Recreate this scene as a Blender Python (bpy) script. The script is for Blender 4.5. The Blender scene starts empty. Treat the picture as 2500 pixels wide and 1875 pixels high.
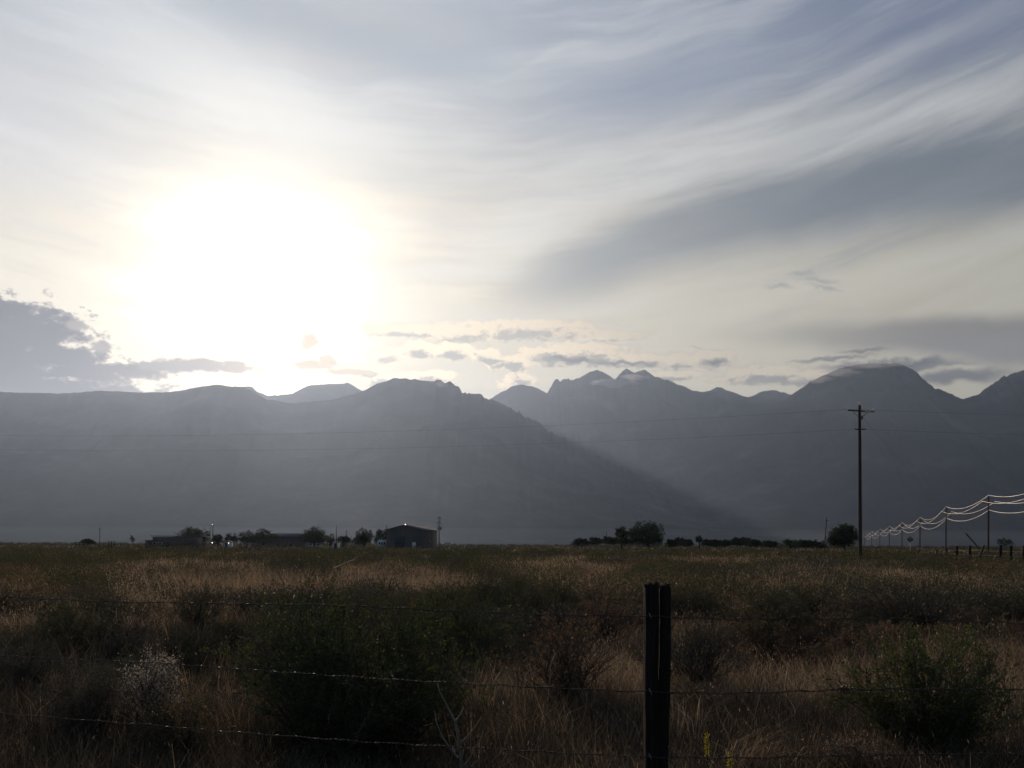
import bpy, math, random
import numpy as np
from mathutils import Matrix, Vector, noise as mnoise

R = math.radians
rng = np.random.default_rng(7)
random.seed(7)
sc = bpy.context.scene
col = sc.collection

# ------------------------------------------------------------------ camera
F, CX, HY, ROLL, EYE = 2400.0, 1250.0, 1330.0, 0.0042, 1.55
cam_data = bpy.data.cameras.new("camera")
cam = bpy.data.objects.new("camera", cam_data)
col.objects.link(cam)
cr, sr = math.cos(ROLL), math.sin(ROLL)
cam.matrix_world = Matrix(((cr, -sr, 0, 0), (0, 0, -1, 0), (sr, cr, 0, EYE), (0, 0, 0, 1)))
cam_data.sensor_width = 36.0
cam_data.lens = 36.0 * F / 2500.0
cam_data.shift_y = (HY - 937.5) / 2500.0
cam_data.clip_start = 0.1
cam_data.clip_end = 60000.0
sc.camera = cam

sc.view_settings.view_transform = 'Standard'
sc.view_settings.look = 'None'
sc.view_settings.exposure = 0.0
sc.view_settings.gamma = 1.0
sc.view_settings.use_curve_mapping = False
sc.cycles.use_denoising = True
sc.cycles.max_bounces = 6
sc.cycles.diffuse_bounces = 2
sc.cycles.glossy_bounces = 2
sc.cycles.transmission_bounces = 3
sc.cycles.transparent_max_bounces = 16
sc.cycles.volume_bounces = 0
sc.cycles.sample_clamp_indirect = 3.0


def at(px, py, Y):
    """point of the place seen at that spot of the photograph, Y metres ahead"""
    dx, du = (px - CX) / F * Y, (HY - py) / F * Y
    return (dx * cr - du * sr, Y, EYE + dx * sr + du * cr)


def AE(px, py):
    x, y, z = at(px, py, 1.0)
    z -= EYE
    return math.degrees(math.atan2(x, y)), math.degrees(math.atan2(z, math.hypot(x, y)))


# ------------------------------------------------------------------ sun
SUN_AZ, SUN_EL = AE(628, 715)
sl = bpy.data.lights.new("sun", 'SUN')
sl.energy = 2.1
sl.angle = R(0.6)
sl.color = (1.0, 0.795, 0.60)
sun = bpy.data.objects.new("sun", sl)
col.objects.link(sun)
sd = Vector((math.sin(R(SUN_AZ)) * math.cos(R(SUN_EL)), math.cos(R(SUN_AZ)) * math.cos(R(SUN_EL)), math.sin(R(SUN_EL))))
sun.rotation_euler = (sd).to_track_quat('Z', 'Y').to_euler()
sun.location = (0, 0, 30)

# ------------------------------------------------------------------ sky (world)
world = bpy.data.worlds.new("World")
sc.world = world
world.use_nodes = True
wt = world.node_tree
wt.nodes.clear()
L = wt.links


class S:
    """a node socket with arithmetic"""
    def __init__(s, sock): s.s = sock
    def __add__(s, o): return mth('ADD', s, o)
    def __radd__(s, o): return mth('ADD', o, s)
    def __sub__(s, o): return mth('SUBTRACT', s, o)
    def __rsub__(s, o): return mth('SUBTRACT', o, s)
    def __mul__(s, o): return mth('MULTIPLY', s, o)
    def __rmul__(s, o): return mth('MULTIPLY', o, s)
    def __truediv__(s, o): return mth('DIVIDE', s, o)


def put(sock, v):
    if isinstance(v, S): L.new(v.s, sock)
    elif v is not None: sock.default_value = v


def mth(op, a, b=None, c=None, clamp=False):
    n = wt.nodes.new('ShaderNodeMath'); n.operation = op; n.use_clamp = clamp
    put(n.inputs[0], a); put(n.inputs[1], b)
    if c is not None: put(n.inputs[2], c)
    return S(n.outputs[0])


def sstep(v, a, b, t0=0.0, t1=1.0):
    n = wt.nodes.new('ShaderNodeMapRange'); n.interpolation_type = 'SMOOTHSTEP'
    put(n.inputs[0], v); put(n.inputs[1], a); put(n.inputs[2], b)
    n.inputs[3].default_value = t0; n.inputs[4].default_value = t1
    return S(n.outputs[0])


def mixc(f, a, b):
    n = wt.nodes.new('ShaderNodeMix'); n.data_type = 'RGBA'
    put(n.inputs[0], f)
    for i, v in ((6, a), (7, b)):
        if isinstance(v, S): L.new(v.s, n.inputs[i])
        else: n.inputs[i].default_value = (*v, 1)
    return S(n.outputs[2])


def opc(kind, a, b):
    n = wt.nodes.new('ShaderNodeMix'); n.data_type = 'RGBA'; n.blend_type = kind
    n.inputs[0].default_value = 1.0
    for i, v in ((6, a), (7, b)):
        if isinstance(v, S): L.new(v.s, n.inputs[i])
        else: n.inputs[i].default_value = (*v, 1)
    return S(n.outputs[2])


def grey(v):
    n = wt.nodes.new('ShaderNodeCombineColor')
    for i in range(3): put(n.inputs[i], v)
    return S(n.outputs[0])


def comb(x, y, z=0.0):
    n = wt.nodes.new('ShaderNodeCombineXYZ'); put(n.inputs[0], x); put(n.inputs[1], y); put(n.inputs[2], z)
    return S(n.outputs[0])


def noi(vec, scale, detail=4.0, rough=0.5, dist=0.0, out=0):
    n = wt.nodes.new('ShaderNodeTexNoise')
    L.new(vec.s, n.inputs['Vector']); n.inputs['Scale'].default_value = scale
    n.inputs['Detail'].default_value = detail; n.inputs['Roughness'].default_value = rough
    n.inputs['Distortion'].default_value = dist
    return S(n.outputs[out])


def curve(v, pts):
    """elevation in degrees of a line across the sky, given by points of it"""
    n = wt.nodes.new('ShaderNodeFloatCurve')
    put(n.inputs[1], (v + 40.0) / 80.0)
    c = n.mapping.curves[0]
    ps = sorted(((a + 40) / 80, e / 40) for a, e in (AE(*p) for p in pts))
    ps = [(0.0, ps[0][1])] + ps + [(1.0, ps[-1][1])]
    c.points[0].location = ps[0]; c.points[-1].location = ps[-1]
    for q in ps[1:-1]: c.points.new(*q)
    n.mapping.update()
    return S(n.outputs[0]) * 40.0


tc = wt.nodes.new('ShaderNodeTexCoord')
sep = wt.nodes.new('ShaderNodeSeparateXYZ'); L.new(tc.outputs['Generated'], sep.inputs[0])
dx_, dy_, dz_ = S(sep.outputs[0]), S(sep.outputs[1]), S(sep.outputs[2])
az0 = mth('ARCTAN2', dx_, dy_) * 57.2958
el0 = mth('ARCSINE', dz_) * 57.2958
p0 = comb(az0, el0)


def warp(a, e, scale, amt, detail=3.0):
    n1 = noi(comb(a, e), scale, detail)
    n2 = noi(comb(a + 31.7, e - 12.3), scale, detail)
    return a + (n1 - 0.5) * amt, e + (n2 - 0.5) * amt


azw, elw = warp(az0, el0, 0.11, 1.7, 2.0)
azm, elm = warp(az0, el0, 0.22, 1.1)
azf, elf = warp(az0, el0, 0.9, 1.1, 6.0)


def blob(px, py, rx, ry, rot=0.0, a=azm, e=elm, inner=0.0):
    return sstep(ell(px, py, rx, ry, rot, a, e), 1.0, inner)


def ell(px, py, rx, ry, rot, a, e, off_a=0.0, off_e=0.0):
    ca, ce = AE(px, py); ca += off_a; ce += off_e
    rx /= 42.0; ry /= 42.0; co, si = math.cos(R(rot)), math.sin(R(rot))
    if rot:
        u = mth('MULTIPLY_ADD', e, si / rx, mth('MULTIPLY_ADD', a, co / rx, -(ca * co + ce * si) / rx))
        v = mth('MULTIPLY_ADD', e, co / ry, mth('MULTIPLY_ADD', a, -si / ry, (ca * si - ce * co) / ry))
    else:
        u = mth('MULTIPLY_ADD', a, 1 / rx, -ca / rx)
        v = mth('MULTIPLY_ADD', e, 1 / ry, -ce / ry)
    return mth('SQRT', mth('MULTIPLY_ADD', v, v, u * u))


def sky():
    nish = wt.nodes.new('ShaderNodeTexSky'); nish.sky_type = 'NISHITA'
    nish.sun_disc = False
    nish.sun_elevation = R(SUN_EL); nish.sun_rotation = R(SUN_AZ)
    nish.air_density = 1.0; nish.dust_density = 2.0
    clear = opc('MULTIPLY', S(nish.outputs[0]), (0.055, 0.055, 0.055))
    # overall colour of the high thin cloud sheet
    tr = sstep(az0, -16.0, 26.0)
    tu = sstep(el0, 11.0, 29.0)
    low = mixc(tr, (0.76, 0.69, 0.56), (0.49, 0.455, 0.35))
    up = mixc(tr, (0.42, 0.48, 0.56), (0.145, 0.185, 0.28))
    c = mixc(tu, low, up)
    # fanned cirrus streaks: slope follows the azimuth
    fan = az0 * 0.055 + az0 * az0 * 0.0045
    es = elw - fan
    st = comb(azw * 0.045, es * 0.30)
    n1 = noi(st, 1.0, 6.0, 0.55, 0.15)
    st2 = comb(azw * 0.10 + 7.0, es * 0.95)
    n2 = noi(st2, 1.0, 6.0, 0.6, 0.1)
    up_w = sstep(el0, 9.0, 15.0)
    light = sstep(n1 * 0.65 + n2 * 0.35, 0.42, 0.66) * up_w
    c = mixc(light * 0.42, c, mixc(tr, (0.86, 0.86, 0.85), (0.56, 0.57, 0.58)))
    dark = sstep(n1 * 0.5 + n2 * 0.5, 0.50, 0.34)
    c = mixc(dark * up_w * 0.42, c, mixc(tr, (0.44, 0.48, 0.55), (0.16, 0.20, 0.29)))
    # pale bulge at the upper left, blue rims over it
    b = blob(600, 240, 560, 150, -16) * 0.6
    c = mixc(b, c, (0.80, 0.81, 0.80))
    b = blob(800, 70, 800, 95, -10) * 0.75
    c = mixc(b, c, (0.31, 0.37, 0.45))
    b = blob(1600, 215, 520, 120, 8) * 0.7
    c = mixc(b, c, (0.235, 0.285, 0.39))
    b = blob(60, 330, 330, 210, 0) * 0.5
    c = mixc(b, c, (0.50, 0.53, 0.61))
    b = blob(2400, 30, 560, 110, 12) * 0.75
    c = mixc(b, c, (0.145, 0.18, 0.28))
    # the light streaks over the band
    for (x, y, rx, ry, rot, k) in ((2250, 115, 520, 40, 13, .26), (2330, 195, 420, 36, 12, .14), (2300, 262, 560, 70, 12, .45),
                                   (1750, 360, 560, 75, 16, .55), (1400, 470, 520, 95, 20, .55), (1230, 600, 380, 90, 24, .5),
                                   (1360, 130, 260, 14, 18, .2), (1950, 330, 330, 22, 9, .3)):
        c = mixc(blob(x, y, rx, ry, rot) * k * sstep(n2, 0.25, 0.62, 0.35, 1.0), c, mixc(tr, (0.80, 0.79, 0.76), (0.60, 0.61, 0.60)))
    # dark slanting band
    upc = curve(azm, [(1000, 795), (1130, 735), (1280, 640), (1400, 580), (1550, 515), (1700, 462), (1850, 425), (2000, 385), (2200, 325), (2500, 275)])
    loc = curve(azm, [(1000, 800), (1130, 800), (1400, 765), (1550, 715), (1700, 672), (1900, 635), (2100, 610), (2300, 580), (2500, 555)])
    wob = (n2 - 0.5) * 2.2
    band = sstep(elm + wob, upc + 0.9, upc - 1.4) * sstep(elm + wob * 0.6, loc - 0.4, loc + 2.2)
    band = band * sstep(az0, -4.5, 5.0) * sstep(n1, 0.3, 0.6, 1.0, 0.82)
    c = mixc(band * 0.93, c, mixc(sstep(az0, 0.0, 22.0), (0.22, 0.25, 0.28), (0.115, 0.145, 0.185)))
    # cream under it
    b = blob(1900, 720, 700, 75, 6) * 0.6
    c = mixc(b, c, (0.60, 0.57, 0.47))
    # second low grey band at the right
    u2 = curve(azm, [(1500, 815), (1800, 800), (2100, 778), (2300, 768), (2500, 762)])
    l2 = curve(azm, [(1500, 820), (1800, 832), (2100, 850), (2300, 868), (2500, 885)])
    band2 = sstep(elm, u2 + 0.35, u2 - 0.7) * sstep(elm, l2 - 0.6, l2 + 0.5) * sstep(az0, 8.0, 24.0)
    c = mixc(band2 * 0.85, c, (0.19, 0.18, 0.18))
    b = blob(2440, 850, 330, 60, 0) * 0.45
    c = mixc(b, c, (0.25, 0.245, 0.25))
    # glow round the sun
    ca, ce = SUN_AZ, SUN_EL
    da = (az0 - ca) * 0.90 + (n1 - 0.5) * 9.0; de = (el0 - ce) * mth('ADD', 1.0, sstep(el0, ce - 1.0, ce - 4.0, 0.0, 0.1)) + (n2 - 0.5) * 3.0
    d = mth('SQRT', da * da + de * de)
    g1 = mth('EXPONENT', mth('MULTIPLY', mth('POWER', d / 4.15, 2.0), -1.0))
    g2 = mth('EXPONENT', d / -8.0)
    c = opc('ADD', c, opc('MULTIPLY', grey(g2), (0.52, 0.39, 0.21)))
    c = opc('ADD', c, opc('MULTIPLY', grey(g1), (2.3, 1.9, 1.35)))
    c = opc('ADD', c, opc('MULTIPLY', grey(blob(672, 945, 190, 75, 0)), (0.9, 0.75, 0.45)))
    # little wave clouds high over the right hand range
    for (x, y, rx, ry, rot) in ((1905, 700, 60, 8, -6), (2000, 684, 70, 9, -8), (2015, 700, 60, 6, -10), (1960, 672, 50, 5, -6),
                                (1700, 846, 26, 5, -5)):
        c = mixc(blob(x, y, rx, ry, rot, azf, elf) * 0.75, c, (0.33, 0.33, 0.33))
    # cumulus along the range: lumps whose edges are eaten by noise, lit along their upper edge
    azc, elc = warp(az0, el0, 1.1, 0.35, 3.0)
    fb = noi(comb(azc, elc * 1.7), 1.05, 8.0, 0.62)
    fine_ = noi(comb(azc + 9.0, elc * 1.5), 2.6, 6.0, 0.6)

    def lumps(items, off_a=0.0, off_e=0.0):
        m = None
        for (x, y, rx, ry) in items:
            q_ = 1.0 - ell(x, y, rx, ry, 0, az0, el0, off_a, off_e)
            m = q_ if m is None else mth('MAXIMUM', m, q_)
        return mth('MAXIMUM', m, -0.6)

    row1 = [(1290, 806, 230, 30), (1120, 818, 130, 26), (980, 806, 120, 18), (1450, 822, 150, 14)]
    row2 = [(1020, 852, 62, 24), (1105, 856, 80, 22), (1190, 868, 70, 18), (950, 866, 60, 20), (1245, 884, 80, 26), (1340, 868, 90, 30), (1430, 864, 130, 32), (1560, 880, 130, 20),
            (1650, 882, 70, 20), (1740, 876, 74, 24), (1265, 930, 56, 34), (1050, 917, 86, 16), (930, 924, 60, 24), (880, 900, 90, 14), (1860, 915, 130, 26), (1960, 922, 110, 20), (1640, 915, 90, 14)]
    for row, kk in ((row1, .8), (row2, 1.0)):
        f0 = lumps(row) + (fb - 0.5) * 2.0
        f1 = lumps(row, 0.10, -0.30) + (fb - 0.5) * 2.0 + (fine_ - 0.5) * 0.9
        body = sstep(f0, -0.06, 0.30)
        lit = 1.0 - sstep(f1, 0.30, 0.85)
        c = mixc(body * 0.75 * kk, c, mixc(sstep(az0, -6.0, 12.0), (0.36, 0.335, 0.31), (0.20, 0.19, 0.195)))
        c = mixc(body * lit * 0.95 * kk, c, mixc(sstep(az0, -8.0, 13.0), (1.30, 1.04, 0.72), (0.64, 0.55, 0.41)))

    def puff(x, y, rx, ry, rot, colr, k=0.9, fine=True, edge=0.6):
        nonlocal c
        m = blob(x, y, rx, ry, rot, azf, elf, inner=edge)
        c = mixc(m * k, c, colr)
    # long lens cloud with lit rim, shaded bellies below it
    puff(1400, 832, 170, 5, 1, (0.80, 0.74, 0.60), 0.6, edge=0.2)
    puff(1400, 880, 95, 12, -2, (0.16, 0.155, 0.165), 0.85, edge=0.2)
    puff(1530, 887, 110, 8, -1, (0.15, 0.15, 0.16), 0.85, edge=0.2)
    puff(1745, 884, 44, 10, 0, (0.14, 0.14, 0.15), 0.85, edge=0.2)
    puff(2030, 875, 130, 9, 0, (0.13, 0.13, 0.14), 0.8, edge=0.2)
    puff(2110, 858, 80, 7, -2, (0.14, 0.14, 0.15), 0.8, edge=0.2)
    puff(2170, 893, 190, 20, 0, (0.075, 0.08, 0.10), 0.9, edge=0.4)
    puff(2330, 920, 170, 22, 0, (0.09, 0.09, 0.105), 0.85, edge=0.3)
    puff(2300, 889, 110, 4, 0, (0.17, 0.17, 0.19), 0.7, edge=0.2)
    puff(1250, 955, 400, 18, 0, (0.62, 0.58, 0.47), 0.35, edge=0.2)
    # dark cloud bank at the left with broken tufts toward the sun
    bl = [(-60, 870, 290, 150), (70, 805, 150, 62), (0, 758, 80, 36), (150, 870, 130, 40), (205, 908, 120, 30), (330, 906, 120, 22), (60, 955, 330, 60), (270, 960, 110, 26)]
    f0 = lumps(bl) + (fb - 0.5) * 1.9
    bank = sstep(f0, 0.02, 0.34)
    c = mixc(bank * 0.97, c, mixc(sstep(az0, -25.0, -17.0), (0.06, 0.05, 0.062), (0.26, 0.20, 0.16)))
    edge = bank * (1.0 - sstep(f0 + (fine_ - 0.5) * 0.5, 0.20, 0.50))
    c = mixc(edge * 0.45, c, mixc(sstep(az0, -27.0, -17.0), (0.26, 0.24, 0.25), (0.75, 0.62, 0.45)))
    tl = [(757, 832, 46, 22), (765, 892, 76, 16), (802, 880, 34, 20), (520, 893, 160, 22), (420, 898, 90, 18), (850, 908, 90, 10), (190, 795, 34, 14), (245, 846, 34, 16)]
    f0 = lumps(tl) + (fb - 0.5) * 1.7
    c = mixc(sstep(f0, 0.04, 0.55) * 0.95, c, mixc(sstep(az0, -19.0, -11.5), (0.30, 0.25, 0.22), (0.78, 0.62, 0.45)))
    cover = sstep(mth('ABSOLUTE', az0), 95.0, 55.0, 0.35, 1.0) * sstep(el0, 60.0, 35.0, 0.45, 1.0)
    cover = cover * sstep(n1, 0.30, 0.5, 0.90, 1.0)
    back = sstep(mth('ABSOLUTE', az0), 40.0, 110.0, 1.0, 0.42) * sstep(el0, 30.0, 60.0, 1.0, 0.6)
    c = opc('MULTIPLY', c, grey(back))
    c = opc('MULTIPLY', c, mixc(sstep(mth('ABSOLUTE', az0), 40.0, 100.0), (1.0, 1.0, 1.0), (0.58, 0.85, 1.35)))
    return mixc(cover, clear, c)


bg = wt.nodes.new('ShaderNodeBackground')
L.new(sky().s, bg.inputs[0]); bg.inputs[1].default_value = 1.0
wo = wt.nodes.new('ShaderNodeOutputWorld'); L.new(bg.outputs[0], wo.inputs[0])
world.cycles.sampling_method = 'MANUAL'
world.cycles.sample_map_resolution = 1024


# ------------------------------------------------------------------ helpers
def tag(o, label=None, cat=None, group=None, kind=None):
    if label: o['label'] = label
    if cat: o['category'] = cat
    if group: o['group'] = group
    if kind: o['kind'] = kind
    return o


def empty(name, loc, rz=0.0):
    o = bpy.data.objects.new(name, None); o.location = loc; o.rotation_euler = (0, 0, rz)
    o.empty_display_size = 0.3
    col.objects.link(o)
    return o


class MB:
    def __init__(s): s.v = []; s.f = []; s.n = 0

    def add(s, verts, faces):
        verts = np.asarray(verts, float).reshape(-1, 3)
        s.v.append(verts)
        s.f.append(np.asarray(faces, dtype=np.int64) + s.n)
        s.n += len(verts)

    def box(s, c, size, rz=0.0):
        x, y, z = [a / 2 for a in size]
        P = np.array([(-x, -y, -z), (x, -y, -z), (x, y, -z), (-x, y, -z), (-x, -y, z), (x, -y, z), (x, y, z), (-x, y, z)])
        ca, sa = math.cos(rz), math.sin(rz)
        P = P @ np.array([[ca, sa, 0], [-sa, ca, 0], [0, 0, 1]])
        s.add(P + np.array(c), [(0, 3, 2, 1), (4, 5, 6, 7), (0, 1, 5, 4), (1, 2, 6, 5), (2, 3, 7, 6), (3, 0, 4, 7)])

    def tube(s, pts, rad, sides=6, caps=True):
        pts = np.asarray(pts, float); n = len(pts)
        rad = np.full(n, rad) if np.isscalar(rad) else np.asarray(rad, float)
        t = np.gradient(pts, axis=0); t /= np.linalg.norm(t, axis=1)[:, None] + 1e-12
        ref = np.array([0, 0, 1.0]) if abs(t[:, 2]).mean() < 0.8 else np.array([1.0, 0, 0])
        a = np.cross(t, ref); a /= np.linalg.norm(a, axis=1)[:, None] + 1e-12
        b = np.cross(t, a)
        th = np.arange(sides) * 2 * math.pi / sides
        V = pts[:, None] + rad[:, None, None] * (a[:, None] * np.cos(th)[None, :, None] + b[:, None] * np.sin(th)[None, :, None])
        i = np.arange(n - 1)[:, None] * sides; j = np.arange(sides)[None]; k = (j + 1) % sides
        Fq = np.stack([i + j, i + k, i + sides + k, i + sides + j], -1).reshape(-1, 4)
        s.add(V.reshape(-1, 3), Fq)
        if caps and sides == 4:
            pass
        if caps:
            base = s.n - n * sides
            for o in (base, base + (n - 1) * sides):
                c = s.v[-1][(o - base):(o - base) + sides].mean(0) if o == base else pts[-1]
                cc = pts[0] if o == base else pts[-1]
                s.v.append(np.array([cc])); ci = s.n; s.n += 1
                s.f.append(np.array([(ci, o + q, o + (q + 1) % sides, ci) for q in range(sides)]))
                s.v_last = None
                # keep the tube's own ring block last-but-n for the second cap
                s.v[-1], s.v[-2] = s.v[-1], s.v[-2]

    def build(s, name, mat=None, parent=None, smooth=False, loc=None):
        V = np.concatenate(s.v); Fa = np.concatenate([f.reshape(-1, 4) for f in s.f if len(f)])
        faces = []
        dup = (Fa[:, 0] == Fa[:, 3]) | (Fa[:, 2] == Fa[:, 3])
        loops = np.full(len(Fa), 4); loops[dup] = 3
        idx = Fa.copy()
        flat = idx.reshape(-1)
        keep = np.ones((len(Fa), 4), bool); keep[dup, 3] = False
        flat = flat[keep.reshape(-1)]
        me = bpy.data.meshes.new(name)
        me.vertices.add(len(V)); me.vertices.foreach_set('co', V.astype(np.float32).ravel())
        me.loops.add(len(flat)); me.loops.foreach_set('vertex_index', flat.astype(np.int32))
        me.polygons.add(len(Fa))
        ls = np.concatenate([[0], np.cumsum(loops)[:-1]])
        me.polygons.foreach_set('loop_start', ls.astype(np.int32))
        me.polygons.foreach_set('loop_total', loops.astype(np.int32))
        if smooth: me.polygons.foreach_set('use_smooth', np.ones(len(Fa), bool))
        me.update(calc_edges=True)
        if mat: me.materials.append(mat)
        o = bpy.data.objects.new(name, me); col.objects.link(o)
        if parent: o.parent = parent
        if loc is not None: o.location = loc
        return o


# ------------------------------------------------------------------ materials
def mat_new(name):
    m = bpy.data.materials.new(name); m.use_nodes = True
    nt = m.node_tree; nt.nodes.clear()
    out = nt.nodes.new('ShaderNodeOutputMaterial')
    return m, nt, out


def ramp(nt, fac, stops):
    r = nt.nodes.new('ShaderNodeValToRGB'); nt.links.new(fac, r.inputs[0])
    e = r.color_ramp.elements
    while len(e) > len(stops): e.remove(e[-1])
    while len(e) < len(stops): e.new(1.0)
    for k, (p, c) in enumerate(stops):
        e[k].position = p; e[k].color = (*c, 1)
    return r.outputs[0]


def noise_tex(nt, scale, detail=4, rough=.55, obj=False, vec=None):
    n = nt.nodes.new('ShaderNodeTexNoise')
    n.inputs['Scale'].default_value = scale; n.inputs['Detail'].default_value = detail; n.inputs['Roughness'].default_value = rough
    if vec is None:
        if obj:
            t = nt.nodes.new('ShaderNodeTexCoord'); vec = t.outputs['Object']
        else:
            g = nt.nodes.new('ShaderNodeNewGeometry'); vec = g.outputs['Position']
    nt.links.new(vec, n.inputs['Vector'])
    return n.outputs[0]


def solid(name, stops, scale=3.0, rough=0.8, metallic=0.0, bump=0.0, stretch=None, spec=0.3, detail=5):
    m, nt, out = mat_new(name)
    b = nt.nodes.new('ShaderNodeBsdfPrincipled'); nt.links.new(b.outputs[0], out.inputs[0])
    vec = None
    if stretch:
        t = nt.nodes.new('ShaderNodeTexCoord'); mp = nt.nodes.new('ShaderNodeMapping'); mp.inputs['Scale'].default_value = stretch
        nt.links.new(t.outputs['Object'], mp.inputs[0]); vec = mp.outputs[0]
    f = noise_tex(nt, scale, detail, .6, True, vec)
    nt.links.new(ramp(nt, f, stops), b.inputs['Base Color'])
    b.inputs['Roughness'].default_value = rough; b.inputs['Metallic'].default_value = metallic
    b.inputs['Specular IOR Level'].default_value = spec
    if bump:
        bp = nt.nodes.new('ShaderNodeBump'); bp.inputs['Strength'].default_value = bump; bp.inputs['Distance'].default_value = 0.02
        nt.links.new(f, bp.inputs['Height']); nt.links.new(bp.outputs[0], b.inputs['Normal'])
    return m


def leafmat(name, c1, c2, c3=None, transl=0.45, patch=0.35, tip=None):
    m, nt, out = mat_new(name)
    g = nt.nodes.new('ShaderNodeNewGeometry')
    f1 = noise_tex(nt, patch, 3)
    mx = nt.nodes.new('ShaderNodeMath'); mx.operation = 'MULTIPLY_ADD'
    nt.links.new(g.outputs['Random Per Island'], mx.inputs[0]); mx.inputs[1].default_value = 0.6
    ms = nt.nodes.new('ShaderNodeMath'); ms.operation = 'MULTIPLY_ADD'
    nt.links.new(f1, ms.inputs[0]); ms.inputs[1].default_value = 1.0; ms.inputs[2].default_value = -0.3
    nt.links.new(ms.outputs[0], mx.inputs[2])
    cc = ramp(nt, mx.outputs[0], [(0.1, c1), (0.55, c2), (1.0, c3 or c2)])
    d = nt.nodes.new('ShaderNodeBsdfDiffuse'); nt.links.new(cc, d.inputs[0])
    t = nt.nodes.new('ShaderNodeBsdfTranslucent'); nt.links.new(cc, t.inputs[0])
    gl = nt.nodes.new('ShaderNodeBsdfGlossy'); gl.inputs['Roughness'].default_value = 0.45; gl.inputs[0].default_value = (.9, .9, .9, 1)
    s = nt.nodes.new('ShaderNodeMixShader'); s.inputs[0].default_value = transl
    nt.links.new(d.outputs[0], s.inputs[1]); nt.links.new(t.outputs[0], s.inputs[2])
    s2 = nt.nodes.new('ShaderNodeMixShader'); s2.inputs[0].default_value = 0.03
    nt.links.new(s.outputs[0], s2.inputs[1]); nt.links.new(gl.outputs[0], s2.inputs[2])
    nt.links.new(s2.outputs[0], out.inputs[0])
    return m


M = {}
M['sage'] = leafmat('sage_leaf', (.028, .028, .020), (.062, .060, .042), (.13, .12, .088))
M['green'] = leafmat('greasewood_leaf', (.024, .028, .012), (.050, .054, .022), (.11, .105, .04), 0.6)
M['lush'] = leafmat('lush_leaf', (.027, .036, .012), (.058, .072, .022), (.13, .145, .045), 0.6)
M['olive'] = leafmat('rabbitbrush_leaf', (.040, .033, .017), (.10, .075, .036), (.24, .175, .085), 0.6)
M['brown'] = leafmat('dry_weed_leaf', (.06, .036, .024), (.16, .095, .058), (.30, .19, .115), 0.6)
M['straw'] = leafmat('straw', (.065, .045, .030), (.22, .155, .098), (.62, .47, .31), 0.6, 0.12)
M['grey_grass'] = leafmat('grey_grass', (.020, .018, .013), (.050, .042, .029), (.22, .165, .11), 0.55, 0.2)
M['pale'] = leafmat('pale_seed', (.26, .23, .18), (.42, .38, .30), (.62, .56, .46), 0.55)
M['woolly'] = leafmat('woolly_plant', (.14, .125, .11), (.24, .22, .195), (.42, .38, .34), 0.55)
M['yellow'] = leafmat('yellow_flower', (.40, .32, .01), (.55, .45, .02), (.7, .6, .05), 0.45)
M['tree'] = leafmat('cottonwood_leaf', (.018, .028, .012), (.04, .055, .022), (.075, .09, .035), 0.35, 0.8)
M['stem'] = solid('twig', [(0.3, (.045, .035, .027)), (0.7, (.13, .105, .08))], 30, .9)
M['deadwood'] = solid('bleached_branch', [(0.3, (.10, .085, .065)), (0.7, (.27, .23, .18))], 20, .8)
M['bark'] = solid('bark', [(0.3, (.03, .025, .02)), (0.7, (.09, .07, .055))], 6, .9)
M['polewood'] = solid('creosoted_pole', [(0.3, (.045, .032, .027)), (0.7, (.11, .075, .06))], 4, .85, 0, .4, (6, 6, .5))
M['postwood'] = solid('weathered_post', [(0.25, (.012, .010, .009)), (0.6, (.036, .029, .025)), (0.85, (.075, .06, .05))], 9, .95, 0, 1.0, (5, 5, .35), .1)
M['wire'] = solid('line_wire', [(0.3, (.62, .60, .58)), (0.7, (.8, .78, .76))], 2, .42, 1.0)
M['rustwire'] = solid('rusty_wire', [(0.35, (.06, .035, .025)), (0.65, (.15, .11, .09))], 40, .55, .5)
M['insulator'] = leafmat('white_porcelain', (.75, .73, .7), (.82, .8, .77), (.85, .83, .8), 0.6)
M['darkmetal'] = solid('dark_hardware', [(0.3, (.04, .04, .042)), (0.7, (.09, .09, .095))], 5, .5, .6)
M['galv'] = solid('galvanised', [(0.3, (.28, .28, .28)), (0.7, (.42, .42, .42))], 8, .5, .7)
M['tin'] = solid('corrugated_tin', [(0.3, (.085, .08, .075)), (0.7, (.13, .12, .115))], 1.5, .8, .0, .3, (12, 12, .3))
M['tinroof'] = solid('tin_roof', [(0.3, (.12, .115, .11)), (0.7, (.18, .17, .165))], 1.5, .95, 0, 0, None, .03)
M['darkroof'] = solid('dark_roof', [(0.3, (.05, .055, .07)), (0.7, (.09, .095, .11))], 2, 1.0, 0, 0, None, .0)
M['stucco'] = solid('house_wall', [(0.3, (.11, .085, .075)), (0.7, (.17, .13, .115))], 2, .9)
M['white'] = solid('white_paint', [(0.3, (.68, .67, .65)), (0.7, (.82, .81, .8))], 3, .5)
M['glass'] = solid('dark_glass', [(0.3, (.02, .025, .03)), (0.7, (.04, .045, .05))], 2, .12, 0, 0, None, .6)
M['asphalt'] = solid('asphalt', [(0.3, (.04, .04, .042)), (0.7, (.065, .063, .062))], 4, .75)
M['signback'] = solid('sign_aluminium', [(0.3, (.14, .13, .11)), (0.7, (.22, .20, .18))], 3, .5, .4)


def emit(name, c, k):
    m, nt, out = mat_new(name)
    e = nt.nodes.new('ShaderNodeEmission'); e.inputs[0].default_value = (*c, 1); e.inputs[1].default_value = k
    nt.links.new(e.outputs[0], out.inputs[0]); return m


M['lamp'] = emit('lit_lamp', (1, .97, .9), 4)


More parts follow.
